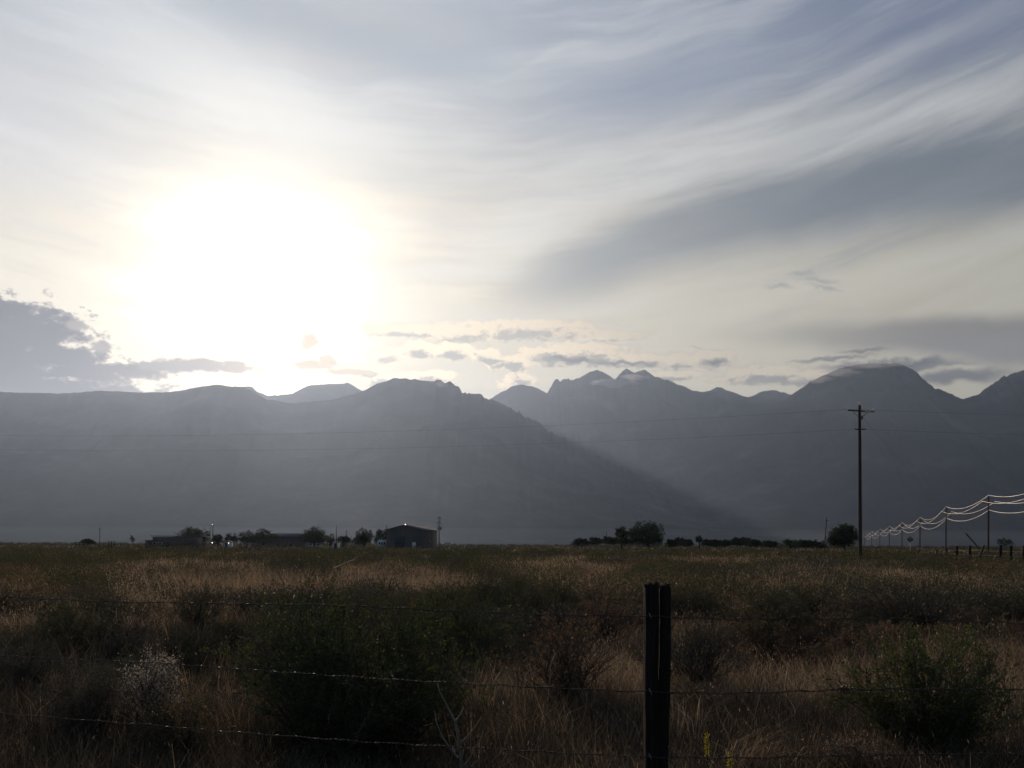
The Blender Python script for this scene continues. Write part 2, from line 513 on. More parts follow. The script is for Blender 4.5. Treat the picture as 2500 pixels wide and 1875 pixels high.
# ------------------------------------------------------------------ terrain
def ground():
    m, nt, out = mat_new('dry_soil')
    b = nt.nodes.new('ShaderNodeBsdfPrincipled'); nt.links.new(b.outputs[0], out.inputs[0])
    n1 = noise_tex(nt, 0.03, 6, .6); n2 = noise_tex(nt, 1.7, 6, .65)
    c1 = ramp(nt, n1, [(0.35, (.030, .030, .016)), (0.5, (.055, .040, .024)), (0.68, (.13, .085, .048))])
    c2 = ramp(nt, n2, [(0.35, (.45, .42, .4)), (0.65, (1, 1, 1))])
    mx = nt.nodes.new('ShaderNodeMix'); mx.data_type = 'RGBA'; mx.blend_type = 'MULTIPLY'; mx.inputs[0].default_value = .8
    nt.links.new(c1, mx.inputs[6]); nt.links.new(c2, mx.inputs[7]); nt.links.new(mx.outputs[2], b.inputs['Base Color'])
    b.inputs['Roughness'].default_value = 1.0; b.inputs['Specular IOR Level'].default_value = 0.0
    bp = nt.nodes.new('ShaderNodeBump'); bp.inputs['Strength'].default_value = 1.0; bp.inputs['Distance'].default_value = .08
    nt.links.new(n2, bp.inputs['Height']); nt.links.new(bp.outputs[0], b.inputs['Normal'])
    xs = np.concatenate([-np.geomspace(25000, 120, 40), np.linspace(-110, 110, 111), np.geomspace(120, 25000, 40)])
    ys = np.concatenate([[-2500, -800, -200, -60], np.linspace(-30, 150, 91), np.geomspace(155, 17600, 50)])
    X, Y = np.meshgrid(xs, ys)
    V = np.stack([X, Y, gz(X, Y)], -1).reshape(-1, 3)
    nx, ny = len(xs), len(ys)
    i = np.arange(ny - 1)[:, None] * nx; j = np.arange(nx - 1)[None]
    Fq = np.stack([i + j, i + j + 1, i + nx + j + 1, i + nx + j], -1).reshape(-1, 4)
    mb = MB(); mb.add(V, Fq)
    return tag(mb.build('ground', m, smooth=True), kind='structure')


def gz(X, Y):
    X = np.asarray(X, float); Y = np.asarray(Y, float)
    k = np.clip(1 - np.hypot(X, Y) / 160, 0, 1)
    return k * (0.07 * np.sin(X * .31 + 1.3) * np.cos(Y * .27) + 0.05 * np.sin(X * .9 + Y * .7) + .03 * np.cos(Y * 1.3 - X * .4)) \
        - 0.25 * np.clip((4.2 - Y) / 4, 0, 1) * (Y < 4.2)


ground()

m_mount, nt_, out_ = mat_new('forested_rock')
b_ = nt_.nodes.new('ShaderNodeBsdfPrincipled'); nt_.links.new(b_.outputs[0], out_.inputs[0])
f_ = noise_tex(nt_, 0.0016, 8, .65)
nt_.links.new(ramp(nt_, f_, [(0.35, (.018, .024, .018)), (0.55, (.045, .048, .038)), (0.75, (.11, .10, .09))]), b_.inputs['Base Color'])
b_.inputs['Roughness'].default_value = 1; b_.inputs['Specular IOR Level'].default_value = 0


def fbm(x, y, oct=5, seed=0):
    v = 0; a = 1.0; s = 1.0; t = 0
    for _ in range(oct):
        v += a * (1 - 2 * abs(mnoise.noise(Vector((x * s + seed, y * s - seed * .7, seed * 1.3)))))
        t += a; a *= .5; s *= 2.1
    return v / t


def ridge(name, pts, Yc, W, crag, seed, label=None):
    pts = sorted(pts)
    px = np.concatenate([np.arange(pts[0][0], -40, 14.0), np.arange(max(pts[0][0], -40), min(pts[-1][0], 2540), 4.0),
                         np.arange(max(2540, pts[0][0]), pts[-1][0] + 14, 14.0)]) if pts[-1][0] > 2540 else \
        np.concatenate([np.arange(pts[0][0], -40, 14.0), np.arange(max(pts[0][0], -40), pts[-1][0] + 1, 4.0)])
    py = np.interp(px, [p[0] for p in pts], [p[1] for p in pts])
    rows = 34
    ts = np.linspace(-1, 1, rows * 2 + 1)
    V = []
    for i, (a, b) in enumerate(zip(px, py)):
        cr_ = crag(a) if callable(crag) else crag
        jag = (fbm(a * .045, seed, 4, seed) - .5) * cr_ * 3.0 + (fbm(a * .13, seed + 5, 3, seed) - .5) * cr_ * 2.0
        x, y, z = at(a, b - jag, Yc)
        yo = 500 * mnoise.noise(Vector((a * .004, seed, 0)))
        for t in ts:
            at_ = abs(t)
            sp = fbm(x / 2600, t * 1.6, 5, seed + 3)
            sp2 = fbm(x / 700, t * 6, 4, seed + 9)
            k = min(at_ * 2.2, 1) * (1 - at_)
            h = z * (1 - at_) ** 1.15 + k * z * (.40 * (sp - .55) + .12 * (sp2 - .4))
            h = min(h, z * (1 - .45 * at_))
            h = max(h * 1.0, -0.8) if at_ < 1 else -0.8
            shift = x * (1 + t * W / Yc * 0.55) if t < 0 else x
            V.append((shift, y + t * W, h))
    nr = len(ts); n = len(px)
    i = np.arange(n - 1)[:, None] * nr; j = np.arange(nr - 1)[None]
    Fq = np.stack([i + j, i + nr + j, i + nr + j + 1, i + j + 1], -1).reshape(-1, 4)
    mb = MB(); mb.add(V, Fq)
    return tag(mb.build(name, m_mount, smooth=False), label, kind='structure')


ridge('mountain_ridge', [(-900, 1010), (-500, 960), (-200, 975), (0, 958), (150, 962), (250, 955), (334, 959), (403, 959), (442, 955), (490, 945), (530, 941), (576, 945),
      (615, 944), (623, 953), (653, 967), (711, 963), (753, 942), (807, 938), (850, 936), (887, 955), (960, 985), (1150, 1010)], 12500, 4200, 1.0, 3.1)
ridge('mountain_ridge', [(-1000, 960), (-300, 980), (0, 957), (150, 961), (250, 954), (334, 958), (403, 958), (442, 954), (490, 944), (530, 940), (576, 944), (610, 950), (650, 975), (720, 985), (810, 976), (850, 966), (887, 955), (922, 936), (960, 924),
      (985, 923), (1020, 927), (1040, 932), (1060, 928), (1085, 927), (1100, 932), (1115, 941), (1128, 955), (1140, 960), (1160, 962), (1175, 967), (1190, 973),
      (1203, 974), (1260, 1005), (1330, 1045), (1420, 1095), (1520, 1145), (1640, 1205), (1760, 1262), (1850, 1300), (1900, 1326)], 9300, 3600,
      lambda a: 3.2 if 1030 < a < 1200 else (4.5 if a > 1240 else 0.9), 8.2)
ridge('mountain_ridge', [(1000, 1060), (1100, 1020), (1190, 978), (1230, 955), (1250, 942), (1275, 940), (1300, 944), (1320, 953), (1335, 961), (1345, 945), (1352, 933),
      (1362, 926), (1368, 936), (1374, 929), (1390, 921), (1410, 926), (1420, 920), (1440, 908), (1460, 903), (1470, 908), (1503, 926), (1512, 914), (1530, 900),
      (1548, 909), (1572, 902), (1600, 920), (1630, 927), (1660, 940), (1690, 952), (1712, 957), (1730, 955), (1750, 946), (1762, 947), (1780, 955), (1825, 971),
      (1860, 956), (1890, 952), (1930, 963), (1990, 980), (2150, 1010), (2300, 1060)], 13200, 4200, lambda a: 2.6 if 1340 < a < 1420 else 1.0, 14.6)
ridge('mountain_ridge', [(1500, 1150), (1700, 1080), (1850, 1010), (1935, 963), (1960, 946), (1980, 930), (2010, 917), (2040, 903), (2080, 892), (2120, 888), (2195, 886),
      (2212, 895), (2235, 907), (2255, 927), (2280, 947), (2310, 957), (2340, 971), (2350, 975), (2390, 965), (2400, 952), (2430, 935), (2450, 918), (2480, 911),
      (2500, 903), (2600, 890), (2750, 930), (2950, 900), (3200, 960), (3500, 1050)], 10800, 4000, lambda a: 2.2 if a > 2230 else 1.2, 21.4)


# ------------------------------------------------------------------ plants
def unit(v): return v / (np.linalg.norm(v, axis=-1, keepdims=True) + 1e-9)


def leaves(mb, P, D, ln, wd, rs):
    """flat pointed leaves at P pointing along D"""
    n = len(P); D = unit(D)
    r = unit(rs.normal(size=(n, 3))); s = unit(np.cross(D, r))
    ln = np.broadcast_to(ln, n)[:, None]; wd = np.broadcast_to(wd, n)[:, None]
    mid = P + D * ln * .45
    V = np.stack([P, mid + s * wd / 2, P + D * ln, mid - s * wd / 2], 1).reshape(-1, 3)
    Fq = np.arange(n * 4).reshape(-1, 4)
    mb.add(V, Fq)


def blades(mb, P, D, ln, wd, bend, rs):
    """grass blades: two tapered pieces, bent over"""
    n = len(P); D = unit(D)
    ln = np.broadcast_to(ln, n)[:, None]; wd = np.broadcast_to(wd, n)[:, None]
    ang = rs.uniform(0, math.pi, n)
    s = np.stack([np.cos(ang), np.sin(ang) * .5, np.zeros(n)], 1)
    out = D.copy(); out[:, 2] = 0; out = unit(out + rs.normal(size=(n, 3)) * [.2, .2, 0])
    m = P + D * ln * .5
    bd = np.broadcast_to(bend, n)[:, None]
    t = m + unit(D + out * bd - np.array([0, 0, .4]) * bd) * ln * .5
    V = np.stack([P - s * wd / 2, P + s * wd / 2, m + s * wd * .4, m - s * wd * .4, t], 1).reshape(-1, 3)
    b = np.arange(n)[:, None] * 5
    Fq = np.concatenate([b + [0, 1, 2, 3], b + [3, 2, 4, 4]], 0)
    mb.add(V, Fq)


def twigs(mb, A, B, r0, r1):
    """thin three sided twigs from A to B"""
    n = len(A); t = unit(B - A)
    ref = np.where(np.abs(t[:, 2:3]) < .9, np.array([[0, 0, 1.0]]), np.array([[1.0, 0, 0]]))
    a = unit(np.cross(t, ref)); b = np.cross(t, a)
    r0 = np.broadcast_to(r0, n)[:, None]; r1 = np.broadcast_to(r1, n)[:, None]
    ring = [(math.cos(k * 2.0944), math.sin(k * 2.0944)) for k in range(3)]
    V = np.stack([A + r0 * (a * c + b * s) for c, s in ring] + [B + r1 * (a * c + b * s) for c, s in ring], 1).reshape(-1, 3)
    o = np.arange(n)[:, None] * 6
    mb.add(V, np.concatenate([o + [0, 1, 4, 3], o + [1, 2, 5, 4], o + [2, 0, 3, 5]], 0))


def shrub_mesh(seed, rad, h, nb, nleaf, leaf_l, leaf_w, upright=.5, flat=1.0, gaps=.35):
    """returns (foliage MB, stems MB): branches fan out from the base, leaves sit along the outer twigs"""
    rs = np.random.default_rng(seed)
    st, fo = MB(), MB()
    th = rs.uniform(0, 2 * math.pi, nb); rr = np.sqrt(rs.uniform(0.02, 1, nb)) * rad
    # lumpy outline
    lob = 1 + gaps * (np.sin(th * 3 + seed) * .5 + np.sin(th * 5 + seed * 2) * .3 + rs.normal(size=nb) * .25)
    tip = np.stack([np.cos(th) * rr * lob, np.sin(th) * rr * lob, h * np.sqrt(np.clip(1 - (rr / rad * .88) ** 2, .05, 1)) * rs.uniform(.68, 1.08, nb) * flat], 1)
    base = tip * [.10, .10, 0] + rs.normal(size=(nb, 3)) * [.03, .03, 0]
    m1 = base + (tip - base) * [.30, .30, .36] + rs.normal(size=(nb, 3)) * [.06, .06, .03] * (h + .3)
    m2 = base + (tip - base) * [.66, .66, .72 + .06 * upright] + rs.normal(size=(nb, 3)) * [.07, .07, .04] * (h + .3)
    r = .0045 + .003 * rad
    twigs(st, base, m1, r, r * .75); twigs(st, m1, m2, r * .75, r * .45); twigs(st, m2, tip, r * .45, r * .18)
    nt2 = nb * 6; k = rs.integers(0, nb, nt2); u = rs.uniform(0, 1, nt2)[:, None]
    sel = rs.random(nt2)[:, None]
    A_ = np.where(sel < .22, base[k] * .5 + m1[k] * .5, np.where(sel < .58, m1[k], m2[k])); B_ = np.where(sel < .22, m1[k], np.where(sel < .58, m2[k], tip[k]))
    s0 = A_ + (B_ - A_) * u
    dirn = unit(unit(B_ - A_) + rs.normal(size=(nt2, 3)) * .75 + [0, 0, .30 * upright])
    s1 = s0 + dirn * (rs.uniform(.08, .24, nt2) * (h * .6 + .3))[:, None]
    s1[:, 2] = np.maximum(s1[:, 2], .02)
    twigs(st, s0, s1, r * .3, r * .15)
    k = rs.integers(0, nt2, nleaf); u = rs.uniform(.1, 1.05, nleaf)[:, None]
    P = s0[k] + (s1[k] - s0[k]) * u + rs.normal(size=(nleaf, 3)) * .008
    D = unit(unit(s1[k] - s0[k]) + rs.normal(size=(nleaf, 3)) * .7)
    leaves(fo, P, D, leaf_l * rs.uniform(.6, 1.3, nleaf), leaf_w * rs.uniform(.7, 1.3, nleaf), rs)
    return fo, st, tip


def shrub(name, loc, seed, rad, h, nb, nleaf, ll, lw, mat, label, cat='shrub', group=None, upright=.5, heads=None, stem='stem', gaps=.35):
    root = empty(name, loc)
    tag(root, label, cat, group)
    fo, st, tip = shrub_mesh(seed, rad, h, nb, nleaf, ll, lw, upright, gaps=gaps)
    fo.build('foliage', M[mat], root)
    st.build('stem', M[stem], root)
    if heads:
        hm, cnt, size = heads
        rs = np.random.default_rng(seed + 99)
        top = tip[tip[:, 2] > np.percentile(tip[:, 2], 45)]
        k = rs.integers(0, len(top), cnt)
        P = top[k] + rs.normal(size=(cnt, 3)) * [.035, .035, .04] * (h + .2)
        mb = MB(); leaves(mb, P, rs.normal(size=(cnt, 3)) + [0, 0, .8], size * rs.uniform(.6, 1.4, cnt), size * .55, rs)
        mb.build('seed_head', M[hm], root)['kind'] = 'stuff'
    return root


def copy_tree(o, parent=None):
    c = o.copy(); col.objects.link(c)
    if parent: c.parent = parent
    for ch in list(o.children): copy_tree(ch, c)
    return c


def gpt(px, Y, dz=0.0):
    x = at(px, HY, Y)[0]
    return (x, Y, float(gz(x, Y)) + dz)


# the ones that stand out in the photograph, each modelled on its own
shrub('greasewood_shrub', gpt(900, 7.4), 11, 1.0, 1.22, 240, 44000, .030, .009, 'lush', 'big dark green bush behind the wires left of the fence post, tallest in the foreground',
      heads=('olive', 500, .02))
shrub('greasewood_shrub', gpt(740, 8.3), 12, .55, 1.38, 130, 15000, .026, .007, 'lush', 'upright leggy bush with pale seed tufts at its top, left of the big dark bush', upright=1,
      heads=('pale', 120, .017))
shrub('greasewood_shrub', gpt(2275, 6.9), 13, .64, .95, 170, 24000, .029, .008, 'lush', 'rounded yellow-green bush at the right behind the middle wire', heads=('olive', 400, .02))
shrub('woolly_shrub', gpt(375, 7.6), 14, .27, .70, 70, 3500, .022, .006, 'woolly', 'small plant with whitish woolly tips below the middle wire at the left',
      heads=('pale', 620, .014), upright=.9)
shrub('rabbitbrush', gpt(430, 6.9), 15, .33, .52, 90, 7000, .024, .005, 'olive', 'low olive bush right under the whitish woolly plant', heads=('olive', 200, .02))
shrub('sagebrush', gpt(215, 7.4), 16, .36, .62, 90, 6500, .022, .006, 'sage', 'grey-green sagebrush just left of the whitish woolly plant', upright=1)
shrub('dry_weed', gpt(2110, 6.3), 17, .28, .30, 80, 4500, .022, .005, 'brown', 'low pale brown tangle of weeds above the lowest wire at the right', heads=('woolly', 500, .014))
shrub('rabbitbrush', gpt(1385, 9.4), 18, .62, .95, 120, 9000, .026, .006, 'brown', 'wide reddish brown bush standing just left behind the fence post')
shrub('sagebrush', gpt(1700, 10.2), 19, .55, .82, 120, 9000, .026, .006, 'sage', 'dark upright bush right behind the fence post', upright=1)
shrub('greasewood_shrub', gpt(1120, 12.5), 20, .8, 1.08, 140, 16000, .032, .010, 'lush', 'tall green bush rising behind the big dark bush')
shrub('sagebrush', gpt(2230, 17.5), 24, 1.5, 1.02, 170, 12000, .04, .010, 'sage', 'broad dark thicket below the tall utility pole')
shrub('rabbitbrush', gpt(1480, 15), 25, .62, 1.0, 110, 8000, .03, .008, 'brown', 'reddish bush with dry tips left above the fence post', heads=('straw', 250, .02))
shrub('sagebrush', gpt(60, 9.5), 26, .55, .6, 110, 8000, .026, .006, 'sage', 'dark low bush at the left edge between the upper and middle wires', upright=1)

# general field
KINDS_ = [
    ('sagebrush', 'sage', .50, .62, .05, 1.0, 'grey-green sagebrush in the open scrub'),
    ('greasewood_shrub', 'green', .60, .82, .05, .6, 'dark green shrub in the open scrub'),
    ('rabbitbrush', 'olive', .50, .60, .05, .6, 'olive shrub in the open scrub'),
    ('dry_weed', 'brown', .45, .48, .05, .7, 'reddish brown dry bush in the open scrub'),
]
protos = {}
for ki, (nm, mt, rad, h, lw, upr, lab) in enumerate(KINDS_):
    for v in range(3):
        # near, with parts
        r = shrub(nm, (0, 0, 0), 100 + ki * 10 + v, rad, h, 70, 4200, .034, .009, mt, lab, 'shrub', nm.replace('_', ' ') + ' bushes of the scrub field', upr)
        # far, one coarser mesh
        fo, st, tip = shrub_mesh(200 + ki * 10 + v, rad, h, 40, 900, .075, .026, upr)
        f = fo.build(nm, M[mt]); tag(f, lab, 'shrub', r['group'])
        protos[(ki, v)] = (r, f)

taken = [(gpt(p, y)[0], y, rr) for p, y, rr in ((900, 7.4, 1.0), (740, 8.3, .6), (2275, 6.9, .7), (375, 7.6, .35), (430, 6.9, .4), (215, 7.4, .4), (2110, 6.3, .4),
         (1385, 9.4, .65), (1700, 10.2, .6), (1120, 12.5, .8), (2230, 17.5, 1.5), (1480, 15, .7), (60, 9.5, .6))]


def patch(x, y):
    """how grassy the spot is, 0 shrubs .. 1 open straw"""
    return .5 + .5 * mnoise.noise(Vector((x * .13 + 4, y * .075, 1.7))) * 1.6 + .25 * mnoise.noise(Vector((x * .5, y * .3, 9)))


def grass_boost(px, py):
    b = 0
    for (a, c, rx, ry) in ((1740, 1378, 90, 16), (1870, 1372, 60, 10), (1350, 1395, 110, 16), (1230, 1390, 60, 10), (2150, 1385, 60, 8), (2330, 1452, 170, 28), (2420, 1480, 120, 30),
                           (330, 1415, 170, 40), (430, 1500, 250, 40), (100, 1490, 140, 22), (950, 1420, 110, 16), (1960, 1490, 200, 30), (1450, 1440, 150, 40), (560, 1440, 170, 40)):
        q = ((px - a) / rx) ** 2 + ((py - c) / ry) ** 2
        b = max(b, math.exp(-q))
    return b


def dark_boost(px, py):
    b = 0
    for (a, c, rx, ry) in ((2030, 1425, 170, 34), (2300, 1375, 260, 26), (1650, 1420, 110, 22), (220, 1385, 240, 16), (1150, 1370, 120, 14), (1500, 1372, 60, 14), (620, 1395, 60, 14),
                           (180, 1455, 90, 16), (1900, 1600, 220, 40), (1250, 1560, 160, 60), (1560, 1352, 300, 10), (700, 1350, 700, 10), (1880, 1398, 60, 10)):
        b = max(b, math.exp(-((px - a) / rx) ** 2 - ((py - c) / ry) ** 2))
    return b


def to_px(x, y, z=0.0):
    return CX + x / y * F, HY - (z - EYE) / y * F + x / y * F * ROLL


used = set(); placed = []
tries = 0
N_IND = 300
cand = []
while len(cand) < 4200 and tries < 90000:
    tries += 1
    y = 7.2 * (230 / 7.2) ** random.random() if random.random() < .5 else random.uniform(9, 230) ** .9 + 5
    x = random.uniform(-.60, .60) * y
    px, py = to_px(x, y)
    p = patch(x, y) + max(grass_boost(px, py), grass_boost(px, py - 28) * .9) * .7 - dark_boost(px, py) * .8
    dk = dark_boost(px, py)
    if p > .66 and random.random() < (.90 if y < 18 else .72): continue
    rr = .45 if y < 40 else .6
    if any((x - a) ** 2 + (y - b) ** 2 < (r_ + rr * .6) ** 2 for a, b, r_ in taken): continue
    gap = rr * (1.05 if y < 40 else 1.25)
    if any((x - a) ** 2 + (y - b) ** 2 < gap ** 2 for a, b in placed): continue
    placed.append((x, y)); cand.append((x, y, dk))
cand.sort(key=lambda c: c[1])
far_mb = {m: MB() for m in ('sage', 'green', 'olive', 'brown')}
ind = 0
proto_used = set(); named = []
far_list = []
for (x, y, p) in cand:
    w = mnoise.noise(Vector((x * .09, y * .05, 30)))
    ki = int(min(3, max(0, 1.75 + w * 3.4 + random.uniform(-1.6, 1.6))))
    v = random.randrange(3)
    s = (.42 + .75 * random.random() ** 1.8) * (1 + .55 * p) * (.62 if y < 13 else .9 if y < 20 else 1.35)
    if ind < N_IND - 14:
        near = y < 30
        src = protos[(ki, v)][0 if near else 1]
        key = (ki, v, near)
        if key in proto_used: o = copy_tree(src)
        else: o = src; proto_used.add(key)
        o.location = (x, y, float(gz(x, y)) - .02)
        o.rotation_euler = (0, 0, random.uniform(0, 6.28))
        o.scale = (s * random.uniform(.9, 1.3), s * random.uniform(.9, 1.3), min(s, 1.12))
        ind += 1
        if ind <= 150: named.append((o, x, y, ki, s))
        else: o['label'] = KINDS_[ki][6].replace('in the open scrub', 'far out in the middle of the scrub field')
    else:
        far_list.append((x, y, ki, min(s, 1.3)))
SIZE_ = [(.0, 'small'), (.62, 'mid-size'), (.82, 'big')]
LAND = [(-200, 'below the far left rail fence'), (330, 'below the low farmhouse'), (500, 'below the white shed'), (620, 'below the long dark roof'), (800, 'above the big bush'), (930, 'below the metal barn'),
        (1100, 'right of the big bush'), (1400, 'below the big tree clump'), (1640, 'right of the fence post'), (1850, 'left of the tall utility pole'), (2090, 'right of the tall utility pole'),
        (2290, 'below the roadside poles')]
bucket = {}
for o, x, y, ki, sz_ in named:
    px, py = to_px(x, y, .5)
    land = [t for a, t in LAND if px >= a][-1] if px >= -200 else LAND[0][1]
    band = 'behind the fence' if y < 12 else ('in near scrub' if y < 20 else 'farther back')
    size = [t for a, t in SIZE_ if sz_ >= a][-1]
    nm_ = ['grey-green sagebrush', 'dark green bush', 'olive bush', 'reddish bush'][ki]
    bucket.setdefault((size, nm_, band, land), []).append((px, o))
ORD = ['leftmost', 'second from left', 'third from left', 'fourth from left', 'fifth from left', 'sixth from left', 'seventh from left', 'eighth from left', 'ninth from left', 'tenth from left']
for (size, nm_, band, land), l_ in bucket.items():
    l_.sort(key=lambda t: t[0])
    for q_, (_, o) in enumerate(l_):
        o['label'] = size + ' ' + nm_ + ' ' + band + ', ' + land + ('' if len(l_) == 1 else ', ' + ORD[min(q_, 9)])
for key, (a, b) in protos.items():
    for near, o in ((True, a), (False, b)):
        if (key[0], key[1], near) not in proto_used:
            for ch in list(o.children): bpy.data.objects.remove(ch)
            bpy.data.objects.remove(o)
print('individual shrubs', ind, 'far', len(far_list))

# far scrub that reads as one mass
rs = np.random.default_rng(5)
extra = []


def zone(x, y):
    return mnoise.noise(Vector((x * .10, y * .040, 3))) + .45 * mnoise.noise(Vector((x * .33, y * .12, 8)))


keep_ = []
for (x, y, ki, s) in far_list:
    zn = zone(x, y)
    if y > 24 and (zn < -.21 and rs.random() < .9 or rs.random() < .12): continue
    keep_.append((x, y, int(np.clip(1.2 + 4.5 * zn + rs.normal() * .45, 0, 3)), s))
far_list = keep_
for k in range(4300):
    y = 60 * (1500 / 60) ** rs.random(); x = rs.uniform(-.62, .62) * y
    px, py = to_px(x, y)
    if y < 160 and (patch(x * .5, y * .6) - dark_boost(px, py) * .8 + max(grass_boost(px, py), grass_boost(px, py - 12)) > .66) and rs.random() < .8: continue
    if dark_boost(px, py) < .3 and y < 120 and rs.random() < .35: continue
    if y < 260 and rs.random() < .45: continue
    zn = zone(x, y)
    if y < 300 and zn < -.21 and rs.random() < .9: continue
    extra.append((x, y, int(np.clip(1.2 + 4.5 * zn + rs.normal() * .35, 0, 3)), .5 + 1.15 * rs.random() ** 1.7))
mbs = [MB() for _ in range(4)]
for (x, y, ki, s) in far_list + extra:
    if far_list and y < far_list[0][1]: continue
    n = int(420 * s) if y < 45 else (230 if y < 75 else (110 if y < 140 else (54 if y < 300 else 26)))
    h = KINDS_[ki][3] * s * (1.0 if y < 120 else .9); rad = KINDS_[ki][2] * s * (1.25 if y < 200 else 2.2)
    th = rs.uniform(0, 6.28, n); q = np.sqrt(rs.uniform(0, 1, n))
    zz = h * np.sqrt(1 - (q * .85) ** 2) * rs.uniform(.15, 1, n) ** .6
    lob_ = 1 + .25 * np.sin(th * 3 + x) + .15 * np.sin(th * 5 + y)
    P = np.stack([x + np.cos(th) * q * rad * lob_, y + np.sin(th) * q * rad * lob_, gz(x, y) + zz * (1 + .2 * np.sin(th * 4 + x * 3))], 1)
    sz = max(.034, y * .00105) * rs.uniform(.6, 1.4, n)
    D = rs.normal(size=(n, 3)) + [0, 0, .9]
    leaves(mbs[ki], P, D, sz * 1.9, sz * .6, rs)
allmb = MB()
counts = []
for m_ in mbs:
    for v_, f_2 in zip(m_.v, m_.f):
        pass
o_ = None
V = []; Fs = []; mi = []; off = 0
for q, m_ in enumerate(mbs):
    v_ = np.concatenate(m_.v); f2 = np.concatenate(m_.f)
    allmb.add(v_, f2); mi.append(np.full(len(f2), q))
fs = allmb.build('scrub', M['sage'])
for k in ('green', 'olive', 'brown'): fs.data.materials.append(M[k])
fs.data.polygons.foreach_set('material_index', np.concatenate(mi).astype(np.int32))
tag(fs, 'dense low scrub reaching to the horizon', 'scrub', kind='stuff')

# dry grass between the shrubs: one mass
gmb = [MB(), MB()]
T = 27000
cnt = 0
while cnt < T:
    if rs.random() < .72: y = 5.6 * (90 / 5.6) ** rs.random()
    else: y = rs.uniform(20, 90)
    x = rs.uniform(-.58, .58) * y
    px, py = to_px(x, y)
    p = patch(x, y) + grass_boost(px, py) * 1.1 - dark_boost(px, py) * .7
    if rs.random() > .16 + 1.4 * max(0, p - .35) * (1 if y < 18 else .8): continue
    if (x - taken[0][0]) ** 2 + (y - taken[0][1]) ** 2 < .6: continue
    cnt += 1
    nb = int(rs.integers(6, 13))
    kind = 0 if (p > .66 and rs.random() < .85 and y > 9) or rs.random() < .18 else 1
    h = rs.uniform(.22, .50) * (1.0 if kind == 0 else 1.1) * (1 if y > 7.5 else .75)
    w = max(.0035, y * .00042)
    base = np.array([x, y, float(gz(x, y)) - .02]) + rs.normal(size=(nb, 3)) * [.05, .05, 0] * (1 + y * .02)
    D = rs.normal(size=(nb, 3)) * [.26, .26, 0] + [0, 0, 1]
    blades(gmb[kind], base, D, h * rs.uniform(.6, 1.25, nb), w * rs.uniform(.8, 1.5, nb), rs.uniform(.1, 1.3, nb), rs)
    if rs.random() < (.12 if y < 12 else .4):      # seed heads
        k = 3
        tp = base[:k] + unit(D[:k]) * h * 1.05
        leaves(gmb[kind], tp, D[:k] + rs.normal(size=(k, 3)) * .3, .03 + y * .0010, w * 1.9, rs)
# far straw patches
for _ in range(9500):
    y = 26 * (600 / 26) ** rs.random(); x = rs.uniform(-.6, .6) * y
    px, py = to_px(x, y)
    if zone(x, y) > -.20 and patch(x * .5, y * .6) + grass_boost(px, py) - dark_boost(px, py) < .74: continue
    n = 14
    P = np.stack([x + rs.normal(size=n) * y * .012, y + rs.normal(size=n) * y * .02, np.zeros(n)], 1)
    blades(gmb[0], P, rs.normal(size=(n, 3)) * [.25, .25, 0] + [0, 0, 1], rs.uniform(.35, .85, n), y * .0007, .3, rs)
gm = MB(); mi = []
for q, m_ in enumerate(gmb):
    v_ = np.concatenate(m_.v); f2 = np.concatenate(m_.f)
    gm.add(v_, f2); mi.append(np.full(len(f2), q))
go = gm.build('dry_grass', M['straw']); go.data.materials.append(M['grey_grass'])
go.data.polygons.foreach_set('material_index', np.concatenate(mi).astype(np.int32))
tag(go, 'straw coloured dry grass growing between the shrubs', 'grass', kind='stuff')


# arching clump of dry grass, yellow flower spikes, dead branches
def clump(px, Y, n, h, lean, mat, label, name='grass_clump', group=None):
    r = np.random.default_rng(int(px))
    mb = MB(); x, y, z = gpt(px, Y)
    P = r.normal(size=(n, 3)) * [.09, .09, 0]
    D = r.normal(size=(n, 3)) * [.22, .2, 0] + [lean, 0, 1]
    blades(mb, P, D, h * r.uniform(.6, 1.15, n), .0055, r.uniform(.6, 1.8, n), r)
    k = n // 6
    leaves(mb, P[:k] + unit(D[:k]) * h * .8 * r.uniform(.7, 1.1, (k, 1)), D[:k] + r.normal(size=(k, 3)) * .5 + [lean, 0, -.1], .028, .006, r)
    o = mb.build(name, M[mat], loc=(x, y, z))
    return tag(o, label, 'grass clump', group)


clump(1800, 6.5, 150, .58, .45, 'straw', 'clump of bright arching straw leaning right, right of the fence post')
clump(1665, 7.6, 70, .72, .05, 'straw', 'thin upright straws standing close against the right side of the fence post')
clump(60, 6.6, 80, .5, -.05, 'grey_grass', 'tuft of grey dry stalks in the lower left corner')


def flower(px, top, Y, label):
    x, y, z = gpt(px, Y); zt = at(px, top, Y)[2] - z
    r = np.random.default_rng(int(px) + 3)
    root = empty('flower_spike', (x, y, z)); tag(root, label, 'flower')
    mb = MB(); lean = r.uniform(-.05, .12)
    pts = [(lean * t * t * zt, 0, zt * t) for t in np.linspace(0, 1, 7)]
    mb.tube(pts, np.linspace(.004, .002, 7), 5, caps=False); mb.build('stem', M['green'], root)
    n = 90; t = r.uniform(.72, 1.0, n)
    P = np.stack([lean * t * t * zt, np.zeros(n), zt * t], 1) + r.normal(size=(n, 3)) * [.007, .007, .003]
    fb = MB(); leaves(fb, P, r.normal(size=(n, 3)), .014, .009, r); fb.build('blossom', M['yellow'], root)['kind'] = 'stuff'


flower(1733, 1788, 5.6, 'tall yellow flower spike at the bottom edge right of the fence post')
flower(1788, 1838, 5.6, 'shorter yellow flower spike at the bottom edge, right of the tall one')

dead = empty('dead_branch', gpt(1128, 5.2)); tag(dead, 'bare forked dead branch sticking up at the bottom centre', 'branch')
mb = MB()
X0, Y0, Z0 = dead.location


